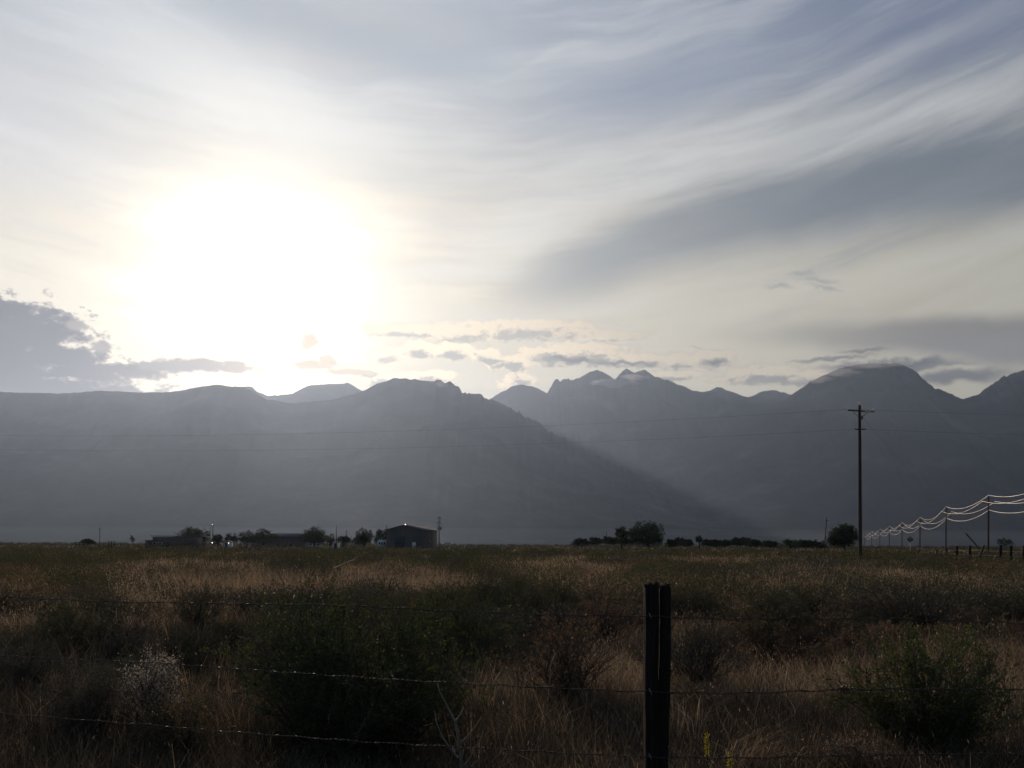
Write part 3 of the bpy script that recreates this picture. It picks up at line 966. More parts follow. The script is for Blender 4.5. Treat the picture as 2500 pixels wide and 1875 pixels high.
def loc_(px, py, Y=5.2):
    a = at(px, py, Y); return (a[0] - X0, a[1] - Y0, a[2] - Z0)


mb.tube([(0, 0, 0), loc_(1127, 1865), loc_(1122, 1820), loc_(1119, 1790), loc_(1112, 1762)], [.014, .011, .008, .007, .006], 6)
for br in ([(1119, 1850), (1100, 1830), (1078, 1795), (1066, 1765), (1061, 1735)], [(1112, 1762), (1100, 1740), (1085, 1710), (1072, 1685), (1068, 1668)],
           [(1112, 1762), (1124, 1745), (1133, 1725)], [(1122, 1815), (1140, 1800), (1160, 1775), (1175, 1752)], [(1123, 1815), (1143, 1803), (1162, 1800)],
           [(1128, 1874), (1140, 1862), (1160, 1830), (1176, 1800), (1180, 1780)], [(1110, 1838), (1104, 1820)], [(1150, 1872), (1172, 1850)]):
    mb.tube([loc_(a, b, 5.2 + .02 * i) for i, (a, b) in enumerate(br)], np.linspace(.0065, .002, len(br)), 5)
mb.build('branch', M['deadwood'], dead)
mb = MB(); a = np.array(at(812, 1388, 30)); b = np.array(at(868, 1364, 33))
mb.tube([a, (a + b) / 2 + [0, 0, .01], b], [.014, .012, .008], 6)
tag(mb.build('dead_stick', M['deadwood']), 'pale stick poking up from the scrub above the big dark bush', 'stick')
mb = MB(); a = np.array(at(1345, 1622, 7.5)); b = np.array(at(1356, 1595, 7.6)); c0 = np.array(gpt(1310, 7.4))
mb.tube([c0, (c0 + a) / 2 + [.03, 0, 0], a, b], [.003, .003, .004, .005], 5)
tag(mb.build('dry_twig', M['deadwood']), 'thin dry twig with a pale broken tip left of the fence post', 'twig')


# ------------------------------------------------------------------ near fence
def fence_Y(px):
    u = (px - CX) / F
    return 5.052 / (1 + .355 * u)


fence = empty('barbed_wire_fence', (at(1604, HY, fence_Y(1604))[0], fence_Y(1604), -.1))
tag(fence, 'barbed wire fence in the foreground with dark split wooden post', 'fence')
fx, fy, fz = fence.location


def post_half(name, pxa, pxb, top, seed, dy, depth, splay=0.0):
    """rough split timber between two picture columns of the fence line"""
    Y = fence_Y(1604) + dy; mb = MB(); r = np.random.default_rng(seed)
    xa, xb = at(pxa, 1500, Y)[0], at(pxb, 1500, Y)[0]
    cx, hw = (xa + xb) / 2, (xb - xa) / 2
    zt = at((pxa + pxb) / 2, top, Y)[2]
    n, rows = 22, 40
    prof = r.uniform(.86, 1.06, n); ph = r.uniform(0, 6.28, n)
    V = []
    for j in range(rows):
        t = j / (rows - 1); z = -.3 + t * (zt + .3)
        for i in range(n):
            th = i / n * 2 * math.pi
            sx = abs(math.cos(th)) ** .75 * math.copysign(1, math.cos(th)); sy = abs(math.sin(th)) ** .75 * math.copysign(1, math.sin(th))
            k = prof[i] + .035 * math.sin(z * 9 + ph[i]) + .02 * r.normal()
            lean = .010 * (1 - t) + splay * min(0.0, (t - .82) / .18) * .9
            V.append((cx - fx + sx * hw * k + lean, Y - fy + sy * depth * k, z - fz + (.012 * r.normal() if j == rows - 1 else 0)))
    V.append((cx - fx, Y - fy, zt - fz + .004))
    i = np.arange(rows - 1)[:, None] * n; j = np.arange(n)[None]; k = (j + 1) % n
    Fq = np.stack([i + j, i + k, i + n + k, i + n + j], -1).reshape(-1, 4)
    top_i = len(V) - 1; o = (rows - 1) * n
    cap = np.array([(o + q, o + (q + 1) % n, top_i, top_i) for q in range(n)])
    mb.add(V, np.concatenate([Fq, cap]))
    return mb.build(name, M['postwood'], fence)


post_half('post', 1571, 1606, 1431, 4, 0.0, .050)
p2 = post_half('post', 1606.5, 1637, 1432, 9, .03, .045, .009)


def barbed(pts, seed):
    r = np.random.default_rng(seed)
    pts = sorted(pts); px = np.arange(-330, 2860, 4.0)
    xs = [p[0] for p in pts]; ys = [p[1] for p in pts]
    py = np.interp(px, xs, ys)
    ext = px < 0; py[ext] = ys[0] + (px[ext]) * ((ys[1] - ys[0]) / (xs[1] - xs[0]))
    ext = px > 2500; py[ext] = ys[-1] + (px[ext] - 2500) * ((ys[-1] - ys[-2]) / (xs[-1] - xs[-2]))
    k = np.hanning(25); k /= k.sum()
    py = np.convolve(np.pad(py, 12, 'edge'), k, 'valid')
    Yf = fence_Y(px) - .062
    C = np.array([at(a, b, y) for a, b, y in zip(px, py, Yf)]) - [fx, fy, fz]
    C[:, 2] += .0025 * np.sin(np.arange(len(C)) * .21 + seed) + .0012 * r.normal(size=len(C))
    d = np.concatenate([[0], np.cumsum(np.linalg.norm(np.diff(C, axis=0), axis=1))])
    t = np.arange(0, d[-1], .012)
    P = np.stack([np.interp(t, d, C[:, i]) for i in range(3)], 1)
    mb = MB()
    for s in (0, math.pi):
        a = t / .055 * 2 * math.pi + s
        Q = P + np.stack([np.zeros(len(t)), np.cos(a) * .0021, np.sin(a) * .0021], 1)
        mb.tube(Q, .0018, 4, caps=False)
    bp = np.arange(.04 + .1 * r.random(), d[-1], .125)
    for s in bp:
        c = np.array([np.interp(s, d, C[:, i]) for i in range(3)])
        for q in range(4):
            v = unit(r.normal(size=3)) * .017
            mb.tube([c + [(q - 1.5) * .003, 0, 0], c + [(q - 1.5) * .003, 0, 0] + v], [.0018, .0008], 4, caps=False)
        mb.tube([c - [.007, 0, 0], c + [.007, 0, 0]], .0048, 6, caps=False)
    return mb.build('barbed_wire', M['rustwire'], fence)


barbed([(0, 1458), (300, 1470), (640, 1475), (800, 1477), (1000, 1486), (1100, 1491), (1300, 1500), (1570, 1505), (1637, 1507), (1750, 1511), (1900, 1510), (2200, 1512), (2500, 1521)], 1)
w2 = barbed([(0, 1601), (400, 1620), (720, 1643), (950, 1659), (1150, 1670), (1350, 1680), (1570, 1689), (1650, 1690), (1800, 1693), (1950, 1688), (2060, 1683), (2250, 1683), (2500, 1682)], 2)
barbed([(0, 1742), (300, 1765), (600, 1790), (900, 1812), (1250, 1832), (1570, 1848), (1800, 1851), (1970, 1847), (2250, 1842), (2500, 1840)], 3)
for (py_, nx) in ((1505, 1), (1689, 2), (1848, 3)):
    q0 = np.array(at(1588, py_, fence_Y(1588) - .062)) - [fx, fy, fz]
    mb = MB(); mb.tube([q0 + [-.006, .03, .016], q0 + [-.006, -.005, .014], q0 + [0, -.008, 0], q0 + [.006, -.005, -.014], q0 + [.006, .03, -.016]], .0022, 5)
    mb.build('staple', M['galv'], fence)
# knot of repair wire on the middle strand
mb = MB(); r = np.random.default_rng(3)
cx, cy, cz = at(2062, 1683, fence_Y(2062) - .062)
for s in range(5):
    q = np.linspace(0, 9, 40); rad = .014 + .006 * s / 5
    P = np.stack([cx - fx + (q - 4.5) * .0045 + .01 * r.normal(), cy - fy + np.cos(q * (1.6 + s * .2)) * rad, cz - fz + np.sin(q * (1.6 + s * .23) + s) * rad * (1.3 - abs(q - 4.5) / 6)], 1)
    mb.tube(P, .0016, 4)
mb.tube([(cx - fx, cy - fy, cz - fz), (cx - fx + .05, cy - fy, cz - fz - .012)], .002, 4)
mb.tube([(cx - fx - .01, cy - fy, cz - fz), (cx - fx - .05, cy - fy - .01, cz - fz + .035)], .002, 4)
mb.build('wire_knot', M['rustwire'], w2)


# ------------------------------------------------------------------ utility poles
def pole_line_obj(name, pts, rad, mat, label, group=None, cat='power line'):
    mb = MB(); mb.tube(pts, rad, 5, caps=False)
    return tag(mb.build(name, M[mat]), label, cat, group)


def sagged(a, b, sag, n=14):
    a, b = np.array(a, float), np.array(b, float)
    t = np.linspace(0, 1, n)[:, None]
    P = a + (b - a) * t
    P[:, 2] -= (4 * t * (1 - t))[:, 0] * sag
    return P


# tall pole
PY = 81.0
tp = empty('utility_pole', (at(2100, 1385, PY)[0], PY, 0))
tag(tp, 'tall dark wooden utility pole standing in the scrub, nearest and biggest of all poles', 'utility pole')
tx, ty, _ = tp.location


def lp(px, py, Y=PY):
    a = at(px, py, Y); return np.array([a[0] - tx, a[1] - ty, a[2]])


ztop = lp(2099, 990)[2]
mb = MB(); q = np.linspace(-.4, ztop, 24)
mb.tube([(lp(2100.3, 1385)[0] * (1 - z / ztop) + lp(2098.6, 990)[0] * z / ztop, 0, z) for z in q], np.interp(q, [0, ztop], [.165, .112]), 14)
mb.build('pole', M['polewood'], tp, smooth=True)
mb = MB(); c = lp(2099, 1003)
al, ar = lp(2068, 1002), lp(2133, 1006)
mb.tube([al + [0, -.15, 0], ar + [0, -.15, 0]], .055, 4); mb.tube([lp(2080, 1003) + [0, -.15, -.03], lp(2098, 1022) + [0, -.12, 0]], .02, 4)
mb.tube([lp(2118, 1005) + [0, -.15, -.03], lp(2100, 1022) + [0, -.12, 0]], .02, 4)
mb.build('crossarm', M['polewood'], tp)
mb = MB(); mb.tube([lp(2086, 1048.5) + [0, -.15, 0], lp(2112, 1048.5) + [0, -.15, 0]], .05, 4); mb.build('crossarm', M['polewood'], tp)


def insul(parent, base, s=1.0, horiz=None):
    mb = MB(); b = np.array(base, float)
    prof = [(0, .03), (.03, .05), (.05, .085), (.08, .095), (.10, .05), (.13, .07), (.16, .075), (.19, .04), (.21, .035)]
    d = np.array([0, 0, 1.0]) if horiz is None else np.array(horiz)
    mb.tube([b + d * z * s for z, _ in prof], [r_ * s for _, r_ in prof], 10)
    return mb.build('insulator', M['insulator'], parent, smooth=True)


insul(tp, lp(2098, 989), 1.25)
insul(tp, lp(2069, 1001.5) + [0, -.15, .02], .9)
# long horizontal strain insulator at the right half of the arm
insul(tp, lp(2110, 1003.5) + [0, -.24, .03], 2.1, unit(lp(2122, 1006) - lp(2110, 1003.5)))
insul(tp, lp(2131, 1004) + [0, -.15, .02], 1.0)
mb = MB(); mb.tube([lp(2086, 1049) + [0, -.2, 0], lp(2085, 1045) + [0, -.2, 0]], .04, 6); mb.tube([lp(2111.5, 1050) + [0, -.2, 0], lp(2112, 1046) + [0, -.2, 0]], .04, 6)
mb.tube([lp(2104, 1016), lp(2105, 1024)], .05, 6)
mb.build('hardware', M['darkmetal'], tp)
ga, gb = lp(2103, 1016), lp(2390, 1338)
mb = MB(); mb.tube([ga, (ga + gb) / 2 - [0, 0, .08], gb - [0, 0, .0]], .006, 4); mb.build('guy_wire', M['darkmetal'], tp)
gd = unit(gb - ga)
mb = MB(); mb.tube([gb - gd * 1.65, gb], .055, 8); mb.build('guy_guard', M['stucco'], tp)

# its wires: to the left across the whole valley, to the right out of the picture
Lp = np.array([-84.0, 97.0, 13.0]); Rp = np.array([125.0, 62.0, 11.5])


def mainwire(px, py, dl, dr, label, s=1.5):
    a = np.array(at(px, py, PY)); a[1] -= .15
    P = np.concatenate([sagged(Lp + dl, a, s, 30), sagged(a, Rp + dr, s * .8, 20)[1:]])
    pole_line_obj('power_line', P, .0075, 'darkmetal', label, 'power lines of the tall pole')


mainwire(2069, 1000, np.array([0, 1.2, 0]), np.array([0, 1.2, 0]), 'thin dark wire from the left end of the tall pole crossarm')
mainwire(2090, 1048, np.array([0, 0, -1.3]), np.array([0, 0, -1.7]), 'thin dark wire on the lower short arm of the tall pole')


def small_pole(px, top, Y, label, arms=((.55, .35),), w=None, extra=None, base=-.1, group=None, lean=0.0):
    x = at(px, HY, Y)[0]; zt = at(px, top, Y)[2]
    root = empty('utility_pole', (x, Y, 0)); tag(root, label, 'utility pole', group)
    mb = MB(); r0 = w or .15
    mb.tube([(lean * (1 - t), 0, base + (zt - base) * t) for t in np.linspace(0, 1, 6)], np.linspace(r0, r0 * .75, 6), 8)
    mb.build('pole', M['polewood'], root)
    for dz, hw in arms:
        mb = MB(); mb.box((0, -.16, zt - dz), (hw * 2, .12, .13)); mb.build('crossarm', M['polewood'], root)
        for s in (-1, 1): insul(root, (s * hw * .93, -.16, zt - dz + .065), .8)
    if extra == 'transformer':
        mb = MB(); mb.tube([(.3, -.25, zt - 3.6), (.3, -.25, zt - 3.5), (.3, -.25, zt - 2.7), (.3, -.25, zt - 2.6)], [.2, .32, .32, .22], 12)
        mb.tube([(-.35, -.25, zt - 3.4), (-.35, -.25, zt - 2.7)], .22, 10)
        mb.build('transformer', M['galv'], root, smooth=False)
    return root, zt


# roadside line at the right
road_poles = [(2413, 1210, 144), (2309.5, 1238, 188), (2246, 1263, 248), (2202, 1276, 306), (2171, 1284.5, 360), (2148, 1291, 412), (2128, 1297, 480), (2111.5, 1301, 545)]
ords = ['nearest pole of the roadside power line, tallest at the right edge', 'second pole of the roadside line, left of the tallest one', 'third pole of the roadside line, right of the diamond sign',
        'fourth pole of the roadside line, left of the diamond sign', 'fifth pole of the roadside line, two left of the diamond sign', 'sixth pole of the roadside line, three left of the diamond sign',
        'seventh pole of the roadside line, faint in the distance', 'farthest visible pole of the roadside line, beside the tall pole']
tops = []
for (px, ty_, Y), lab in zip(road_poles, ords):
    r_, zt = small_pole(px, ty_, Y, lab, arms=((1.05, 1.05),), group='poles of the roadside line')
    tops.append(np.array([r_.location[0], Y, zt]))
# one more pole outside the picture carries the wires on
n0 = tops[0] + (tops[0] - tops[1]) * 1.0
tops = [n0] + tops
conds = [((0, 0, .08), 'topmost bright wire of the roadside line'), ((-.98, -.16, -.82), 'bright wire on the left arm ends of the roadside line'),
         ((.98, -.16, -.82), 'bright wire on the right arm ends of the roadside line'), ((0, -.2, -2.1), 'lowest bright wire of the roadside line')]
for off_, lab in conds:
    P = []; Rr = []
    for a, b in zip(tops[:-1], tops[1:]):
        sgm = sagged(a + off_, b + off_, 1.15 * np.linalg.norm(b - a) / 50, 16)
        P.append(sgm if not P else sgm[1:])
    P = np.concatenate(P)
    pole_line_obj('power_line', P, np.clip(P[:, 1] * .00022, .015, .026), 'wire', lab, 'wires of the roadside line')

small_pole(2018, 1263, 262, 'lone utility pole left of the round tree, leaning slightly', arms=((.9, .7),), lean=-.6)
small_pole(1072, 1260, 255, 'utility pole with transformer right of the metal barn', arms=((.5, .7), (1.6, .8)), extra='transformer')
small_pole(821, 1284, 290, 'bare pole between the trees left of the barn', arms=(), w=.13)
small_pole(845, 1294, 310, 'shorter pole with a small arm behind the low bush left of the barn', arms=((.2, .3),), w=.12)
small_pole(944, 1281.5, 282, 'pole rising at the left corner of the metal barn', arms=(), w=.16)
small_pole(519.5, 1273, 270, 'pole with a bright lamp right of the farmhouse tree', arms=(), w=.13)
small_pole(513, 1288, 276, 'thin pole close left of the lamp pole', arms=(), w=.10)
small_pole(243, 1286, 300, 'lone pole on the horizon at the far left', arms=((.4, .35),), w=.12)
small_pole(1481, 1296, 300, 'short thin pole left of the big tree clump', arms=(), w=.10)


def lamp(px, py, Y, s, label):
    mb = MB(); p = np.array(at(px, py, Y)) + [0, -.3, 0]
    mb.tube([p - [0, 0, s], p - [0, 0, s * .5], p + [0, 0, s * .5], p + [0, 0, s]], [s * .5, s, s, s * .4], 8)
    root = tag(empty('yard_lamp', tuple(p)), label, 'lamp')
    o = mb.build('bulb', M['lamp'], root); o.location = -Vector(p)
    mb = MB(); mb.box((0, .15, s * 1.2), (s * 2.4, s * 2.4, s * .5)); mb.build('lamp_cap', M['darkmetal'], root)
    return root


lamp(519.5, 1280.5, 270, .08, 'lit yard lamp high on the pole right of the farmhouse tree')
lamp(990, 1280.5, 255, .12, 'lit white floodlight on the barn gable')
lamp(519, 1325, 262, .11, 'bright light close to the ground under the lamp pole')
lamp(559, 1326, 262, .11, 'bright light close to the ground beside the white shed')


# ------------------------------------------------------------------ buildings
def gable(name, label, cat, corner_l, corner_r, depth_vec, eave, ridge_h, wallm, roofm, extras=True):
    """gabled building: front gable from corner_l to corner_r, body along depth_vec"""
    A, B = np.array(corner_l, float), np.array(corner_r, float); D = np.array(depth_vec, float)
    root = empty(name, ((A[0] + B[0]) / 2, (A[1] + B[1]) / 2, 0)); tag(root, label, cat)
    o = np.array(root.location)
    A3, B3, D3 = np.array([*A, 0]) - o, np.array([*B, 0]) - o, np.array([*D, 0])
    up = np.array([0, 0, 1.0]); mid = (A3 + B3) / 2
    mb = MB()
    V = [A3 - up * .1, B3 - up * .1, B3 + up * eave, mid + up * ridge_h, A3 + up * eave]
    V = V + [v + D3 for v in V]
    mb.add(V, [(0, 1, 2, 4), (4, 2, 3, 3), (5, 9, 7, 6), (9, 8, 7, 7), (1, 6, 7, 2), (0, 4, 9, 5)])
    mb.build('wall', M[wallm], root)
    mb = MB(); ov = unit(B3 - A3) * .3; dv = unit(D3) * .35; th = .14
    for (e, s) in ((A3, -1), (B3, 1)):
        a = e + s * ov + up * (eave - (ridge_h - eave) * .3 / (np.linalg.norm(B3 - A3) / 2)) - dv + up * .02; b = mid + up * (ridge_h + .02) - dv
        c, d = b + D3 + 2 * dv, a + D3 + 2 * dv
        q = [a, b, c, d]; q = q + [v + up * th for v in q]
        mb.add(q, [(0, 3, 2, 1), (4, 5, 6, 7), (0, 1, 5, 4), (1, 2, 6, 5), (2, 3, 7, 6), (3, 0, 4, 7)])
    mb.build('roof', M[roofm], root)
    return root, A3, B3, D3


YB = 258.0
a = at(944, HY, YB)[:2]; b = at(1027, HY, YB - 1)[:2]
eave = at(1026, 1294, YB)[2]; rid = at(986, 1282.5, YB)[2]
br, A3, B3, D3 = gable('metal_barn', 'large grey metal barn with low gable roof right of the farm trees', 'barn', a, b, (3.2, 14), eave, rid, 'tin', 'tinroof')
w = unit(B3 - A3)
mb = MB(); c = (A3 + B3) / 2 + w * -.5
mb.box((c[0], c[1] - .06, 1.8), (3.6, .08, 3.6)); mb.build('door', M['darkroof'], br)
mb = MB(); c = A3 + w * 7.3
mb.box((c[0], c[1] - .05, 1.05), (.95, .06, 2.1)); mb.build('door', M['white'], br)
mb = MB(); c = B3 + D3 * .5
mb.box((c[0] + .03, c[1], 2.2), (.08, 1.4, .9), math.atan2(D3[1], D3[0]) - math.pi / 2); mb.build('window', M['glass'], br)

# farmhouse with flat pale roof edge at the left
YH = 250.0
fa = at(372, HY, YH); fb = at(470, HY, YH)
hx = (fa[0] + fb[0]) / 2; hw = fb[0] - fa[0]; hz = at(420, 1309, YH)[2]
house = empty('farmhouse', (hx, YH, 0)); tag(house, 'low flat roofed farmhouse with pale roof edge at the left of the farm trees', 'house')
mb = MB(); mb.box((0, 4, hz / 2 - .15), (hw, 8, hz - .1)); mb.box((-hw / 2 - .9, 3, 1.1), (1.8, 6, 2.2)); mb.build('wall', M['stucco'], house)
mb = MB(); mb.box((0, 4, hz + .06), (hw + .8, 8.9, .18)); mb.box((-hw / 2 - 1.0, 3, 2.34), (2.6, 6.6, .16)); mb.build('roof', M['tinroof'], house)
for k, xx in enumerate((-hw * .44, -hw * .30)):
    mb = MB(); mb.box((xx, -.02, 1.55), (1.0, .06, .5)); f = mb.build('window', M['yellow'] if False else M['white'], house)
    mb = MB(); mb.box((xx, -.06, 1.55), (.85, .03, .38)); mb.build('pane', M['glass'], f)
mb = MB(); mb.box((-hw * .1, -.03, .95), (.95, .06, 1.95)); mb.build('door', M['darkroof'], house)

# long dark roofed building behind the trees
YL = 330.0
a0 = at(612, HY, YL); b0 = at(738, HY, YL); ev = at(700, 1313, YL)[2]; rg = at(700, 1303, YL)[2]
root = empty('long_barn', ((a0[0] + b0[0]) / 2, YL, 0)); tag(root, 'long building with dark blue-grey pitched roof behind the farm trees', 'barn')
hw = (b0[0] - a0[0]) / 2
mb = MB(); mb.add([(-hw, 0, -.1), (hw, 0, -.1), (hw, 8, -.1), (-hw, 8, -.1), (-hw, 0, ev), (hw, 0, ev), (hw, 8, ev), (-hw, 8, ev), (-hw, 4, rg - .1), (hw, 4, rg - .1)],
                  [(0, 1, 5, 4), (2, 3, 7, 6), (1, 2, 6, 5), (3, 0, 4, 7), (4, 8, 7, 7), (5, 6, 9, 9)])
mb.build('wall', M['stucco'], root)
mb = MB()
for s, y0 in ((1, -.4), (-1, 8.4)):
    q = [(-hw - .4, y0, ev - .1), (hw + .4, y0, ev - .1), (hw - .3, 4, rg), (-hw + .3, 4, rg)]
    q = np.array(q); q = np.concatenate([q, q + [0, 0, .15]])
    mb.add(q, [(0, 3, 2, 1), (4, 5, 6, 7), (0, 1, 5, 4), (1, 2, 6, 5), (2, 3, 7, 6), (3, 0, 4, 7)])
mb.build('roof', M['darkroof'], root)
for k in range(3):
    mb = MB(); mb.box((-hw * .5 + k * 4.5, -.03, 1.4), (1.1, .06, .9)); mb.build('window', M['glass'], root)


def shed(name, px, Y, w, d, h, label, cat, mat='white'):
    x, y, z = gpt(px, Y)
    g, A3, B3, D3 = gable(name, label, cat, (x - w / 2, Y), (x + w / 2, Y), (0.3, d), h, h + w * .16, mat, 'tinroof')
    mb = MB(); mb.box((0.1, -.04, .9), (.8, .06, 1.8)); mb.build('door', M['darkroof'], g)
    return g


shed('white_shed', 552, 268, 1.9, 2.2, 1.9, 'tiny white shed between two low trees right of the lamp pole', 'shed')
shed('white_shed', 821 - 3, 300, 1.4, 2.0, 2.6, 'narrow pale shed beside the bare pole left of the barn', 'shed')


def trailer(px0, px1, top, Y, label):
    a = at(px0, HY, Y); b = at(px1, HY, Y); zt = at(px0, top, Y)[2]; wd = b[0] - a[0]
    root = empty('trailer', ((a[0] + b[0]) / 2, Y, 0)); tag(root, label, 'trailer')
    mb = MB(); mb.box((0, 1.2, zt * .62), (wd, 2.4, zt * .64)); mb.box((0, 1.2, zt * .96), (wd * .94, 2.2, zt * .1)); mb.build('body', M['white'], root)
    for s in (-.18, .22):
        mb = MB(); mb.tube([(wd * s, -.05, .38), (wd * s, .2, .38)], .36, 14); mb.build('wheel', M['darkmetal'], root)
    for s in (-.3, 0, .3):
        mb = MB(); mb.box((wd * s, -.02, zt * .66), (wd * .16, .05, zt * .22)); mb.build('window', M['glass'], root)
    mb = MB(); mb.tube([(wd * .5, 1.2, .45), (wd * .5 + 1.0, 1.2, .45)], .06, 6); mb.build('hitch', M['darkmetal'], root)


trailer(752, 784, 1323, 272, 'low white trailer parked in front of the round farm tree')
trailer(922, 943, 1318, 262, 'pale trailer parked at the left foot of the metal barn')
trailer(1086, 1100, 1322.5, 520, 'tiny white trailer far out on the plain right of the barn')


# ------------------------------------------------------------------ trees
def tree(px, base_y, Y, lobes, label, leafn=2600, name='tree', mat='tree', leaf=.24, trunk=.28, group=None):
    """lobes: (picture x, picture y of centre, half width px, half height px)"""
    x = at(px, HY, Y)[0]
    root = empty(name, (x, Y, 0)); tag(root, label, 'tree', group)
    r = np.random.default_rng(int(px * 3 + Y))
    mb = MB(); tk = MB(); top = 0
    if name == 'tree' and len(lobes) > 2:      # foliage hangs down near the ground
        w2_ = max(l[0] + l[2] for l in lobes) - min(l[0] - l[2] for l in lobes)
        lobes = list(lobes) + [(sum(l[0] for l in lobes) / len(lobes), base_y - 8, w2_ * .40, 8)]
    leafn = int(leafn * 2.2)
    lobes = [(a_, b_2, c_ * 1.22, d_ * 1.2) for a_, b_2, c_, d_ in lobes]
    area = sum(l[2] * l[3] for l in lobes)
    lowest = min(at(l[0], l[1], Y)[2] for l in lobes)
    tk.tube([(0, 0, -.1), (.05, 0, lowest * .5), (0, .05, lowest)], [trunk, trunk * .8, trunk * .6], 7)
    for (lx, ly, hw, hh) in lobes:
        c = np.array(at(lx, ly, Y)) - [x, Y, 0]; s = Y / F
        n = int(leafn * hw * hh / area)
        # clustered foliage: many small clumps over the lobe's volume, mostly near its skin
        nc = max(18, n // 24)
        d = unit(r.normal(size=(nc, 3))); q = r.uniform(.02, 1.0, nc) ** .45
        C = c + d * q[:, None] * [hw * s, hw * s * .8, hh * s] * r.uniform(.85, 1.08, (nc, 1))
        k = r.integers(0, nc, n)
        P = C[k] + r.normal(size=(n, 3)) * [.13, .13, .11] * (hw * s) * .8
        P[:, 2] = np.maximum(P[:, 2], .15)
        leaves(mb, P, r.normal(size=(n, 3)) + [0, 0, .2], leaf * r.uniform(.6, 1.4, n), leaf * .7, r)
        m0 = np.array([0, 0, lowest * .6]); top = c
        tk.tube([m0, (m0 + c) / 2 + [0, 0, .2], c + [0, 0, hh * s * .4]], [trunk * .5, trunk * .35, trunk * .12], 5)
    mb.build('crown', M[mat], root); tk.build('trunk', M['bark'], root)
    return root


tree(476, 1328, 262, [(460, 1306, 22, 15), (474, 1303, 18, 16), (495, 1308, 16, 14), (447, 1315, 16, 11), (480, 1317, 32, 10)], 'broad dark tree hiding the right end of the farmhouse', 3800)
tree(532, 1328, 275, [(532, 1316, 12, 10), (526, 1319, 9, 8)], 'low rounded tree just right of the lamp pole', 1300)
tree(564, 1328, 285, [(564, 1312, 13, 9), (570, 1318, 10, 8), (558, 1318, 10, 8)], 'small rounded tree right of the white shed', 1500)
tree(603, 1328, 295, [(603, 1310, 17, 12), (593, 1315, 12, 10), (614, 1316, 12, 10)], 'pale green round tree in front of the left end of the long roof', 1900)
tree(645, 1328, 298, [(643, 1304, 15, 12), (655, 1309, 14, 12), (635, 1313, 14, 12), (671, 1314, 14, 11)], 'tree standing before the middle of the long roof', 2400)
tree(767, 1328, 262, [(767, 1304, 22, 16), (754, 1311, 15, 13), (781, 1310, 14, 14), (768, 1316, 28, 10)], 'dense round dark tree right of the long roof', 3600)
tree(806, 1328, 290, [(806, 1313, 9, 9), (801, 1318, 9, 9), (811, 1319, 8, 8)], 'thin yellowish small tree left of the bare pole', 1000, mat='olive')
tree(837, 1328, 280, [(833, 1317, 10, 8), (843, 1317, 10, 9), (852, 1322, 7, 6)], 'low dark bushy tree right of the bare pole', 1500)
tree(889, 1328, 268, [(886, 1303, 14, 10), (897, 1308, 12, 11), (878, 1314, 12, 10), (893, 1317, 16, 9), (868, 1322, 9, 6)], 'light tree with loose crown left of the barn', 2800)
tree(930, 1328, 274, [(928, 1303, 11, 9), (938, 1308, 12, 12), (922, 1314, 8, 10)], 'tree touching the left wall of the barn', 1900)
tree(1517, 1330, 240, [(1517, 1297, 14, 12), (1512, 1304, 10, 10), (1526, 1302, 12, 11), (1522, 1316, 9, 12), (1540, 1305, 9, 5), (1545, 1322, 12, 6)], 'smaller left tree of the big dark clump', 2600)
tree(1582, 1330, 236, [(1553, 1296, 18, 16), (1570, 1293, 20, 18), (1590, 1290, 20, 17), (1603, 1304, 17, 24), (1575, 1308, 34, 19), (1560, 1318, 24, 12), (1603, 1320, 18, 12)], 'biggest tree, wide dense dark crown on the right of the clump', 5600)
tree(1707, 1330, 300, [(1707, 1315, 7.5, 6.5), (1706, 1320, 6, 5)], 'tiny round tree alone on the skyline right of the big tree clump', 900)
tree(2061, 1336, 215, [(2058, 1296, 19, 15), (2042, 1306, 17, 14), (2076, 1304, 17, 18), (2058, 1315, 36, 15), (2036, 1320, 16, 9)], 'dense round tree directly left of the tall utility pole', 5200)
tree(2452, 1336, 900, [(2452, 1320, 14, 7), (2442, 1323, 9, 6), (2464, 1323, 9, 6)], 'pale distant tree on the horizon at the right edge', 700, leaf=.8, trunk=.6)
tree(322, 1326, 800, [(322, 1314, 4, 6), (325, 1318, 3, 4)], 'faint small tree on the horizon left of the farmhouse', 400, leaf=.6, trunk=.4)
tree(212, 1326, 240, [(206, 1323, 8, 4), (216, 1322, 9, 5), (226, 1324, 7, 3)], 'low dark bush on the skyline at the far left', 1100, name='bush', trunk=.1)
hedge = [(1420, 1320, 17, 6), (1453, 1317, 14, 6), (1482, 1315, 12, 6), (1500, 1317, 12, 6), (1640, 1322, 14, 6), (1660, 1318, 14, 6), (1678, 1321, 12, 5),
         (1728, 1321, 13, 5), (1750, 1322, 15, 5), (1772, 1322, 14, 4), (1800, 1319, 14, 6), (1820, 1318, 16, 7), (1843, 1322, 14, 5), (1880, 1324, 18, 4), (1930, 1324, 24, 6), (1965, 1323, 20, 6),
         (1995, 1326, 20, 7)]
for k, (a, b, w_, h_) in enumerate(hedge):
    tree(a, 1330, 245 + (k % 3) * 8, [(a - w_ * .3, b + 1, w_ * .6, h_), (a + w_ * .4, b + 2, w_ * .6, h_ * .9), (a, b + 7, w_ * 1.2, h_ * .7)],
         'dark bush of the low thicket on the skyline beside the tree clump' if a < 1700 else 'dark bush of the long low thicket between the tiny tree and the tall pole', 1500, name='bush', trunk=.08,
         group='bushes of the skyline thicket left' if a < 1700 else 'bushes of the skyline thicket right')

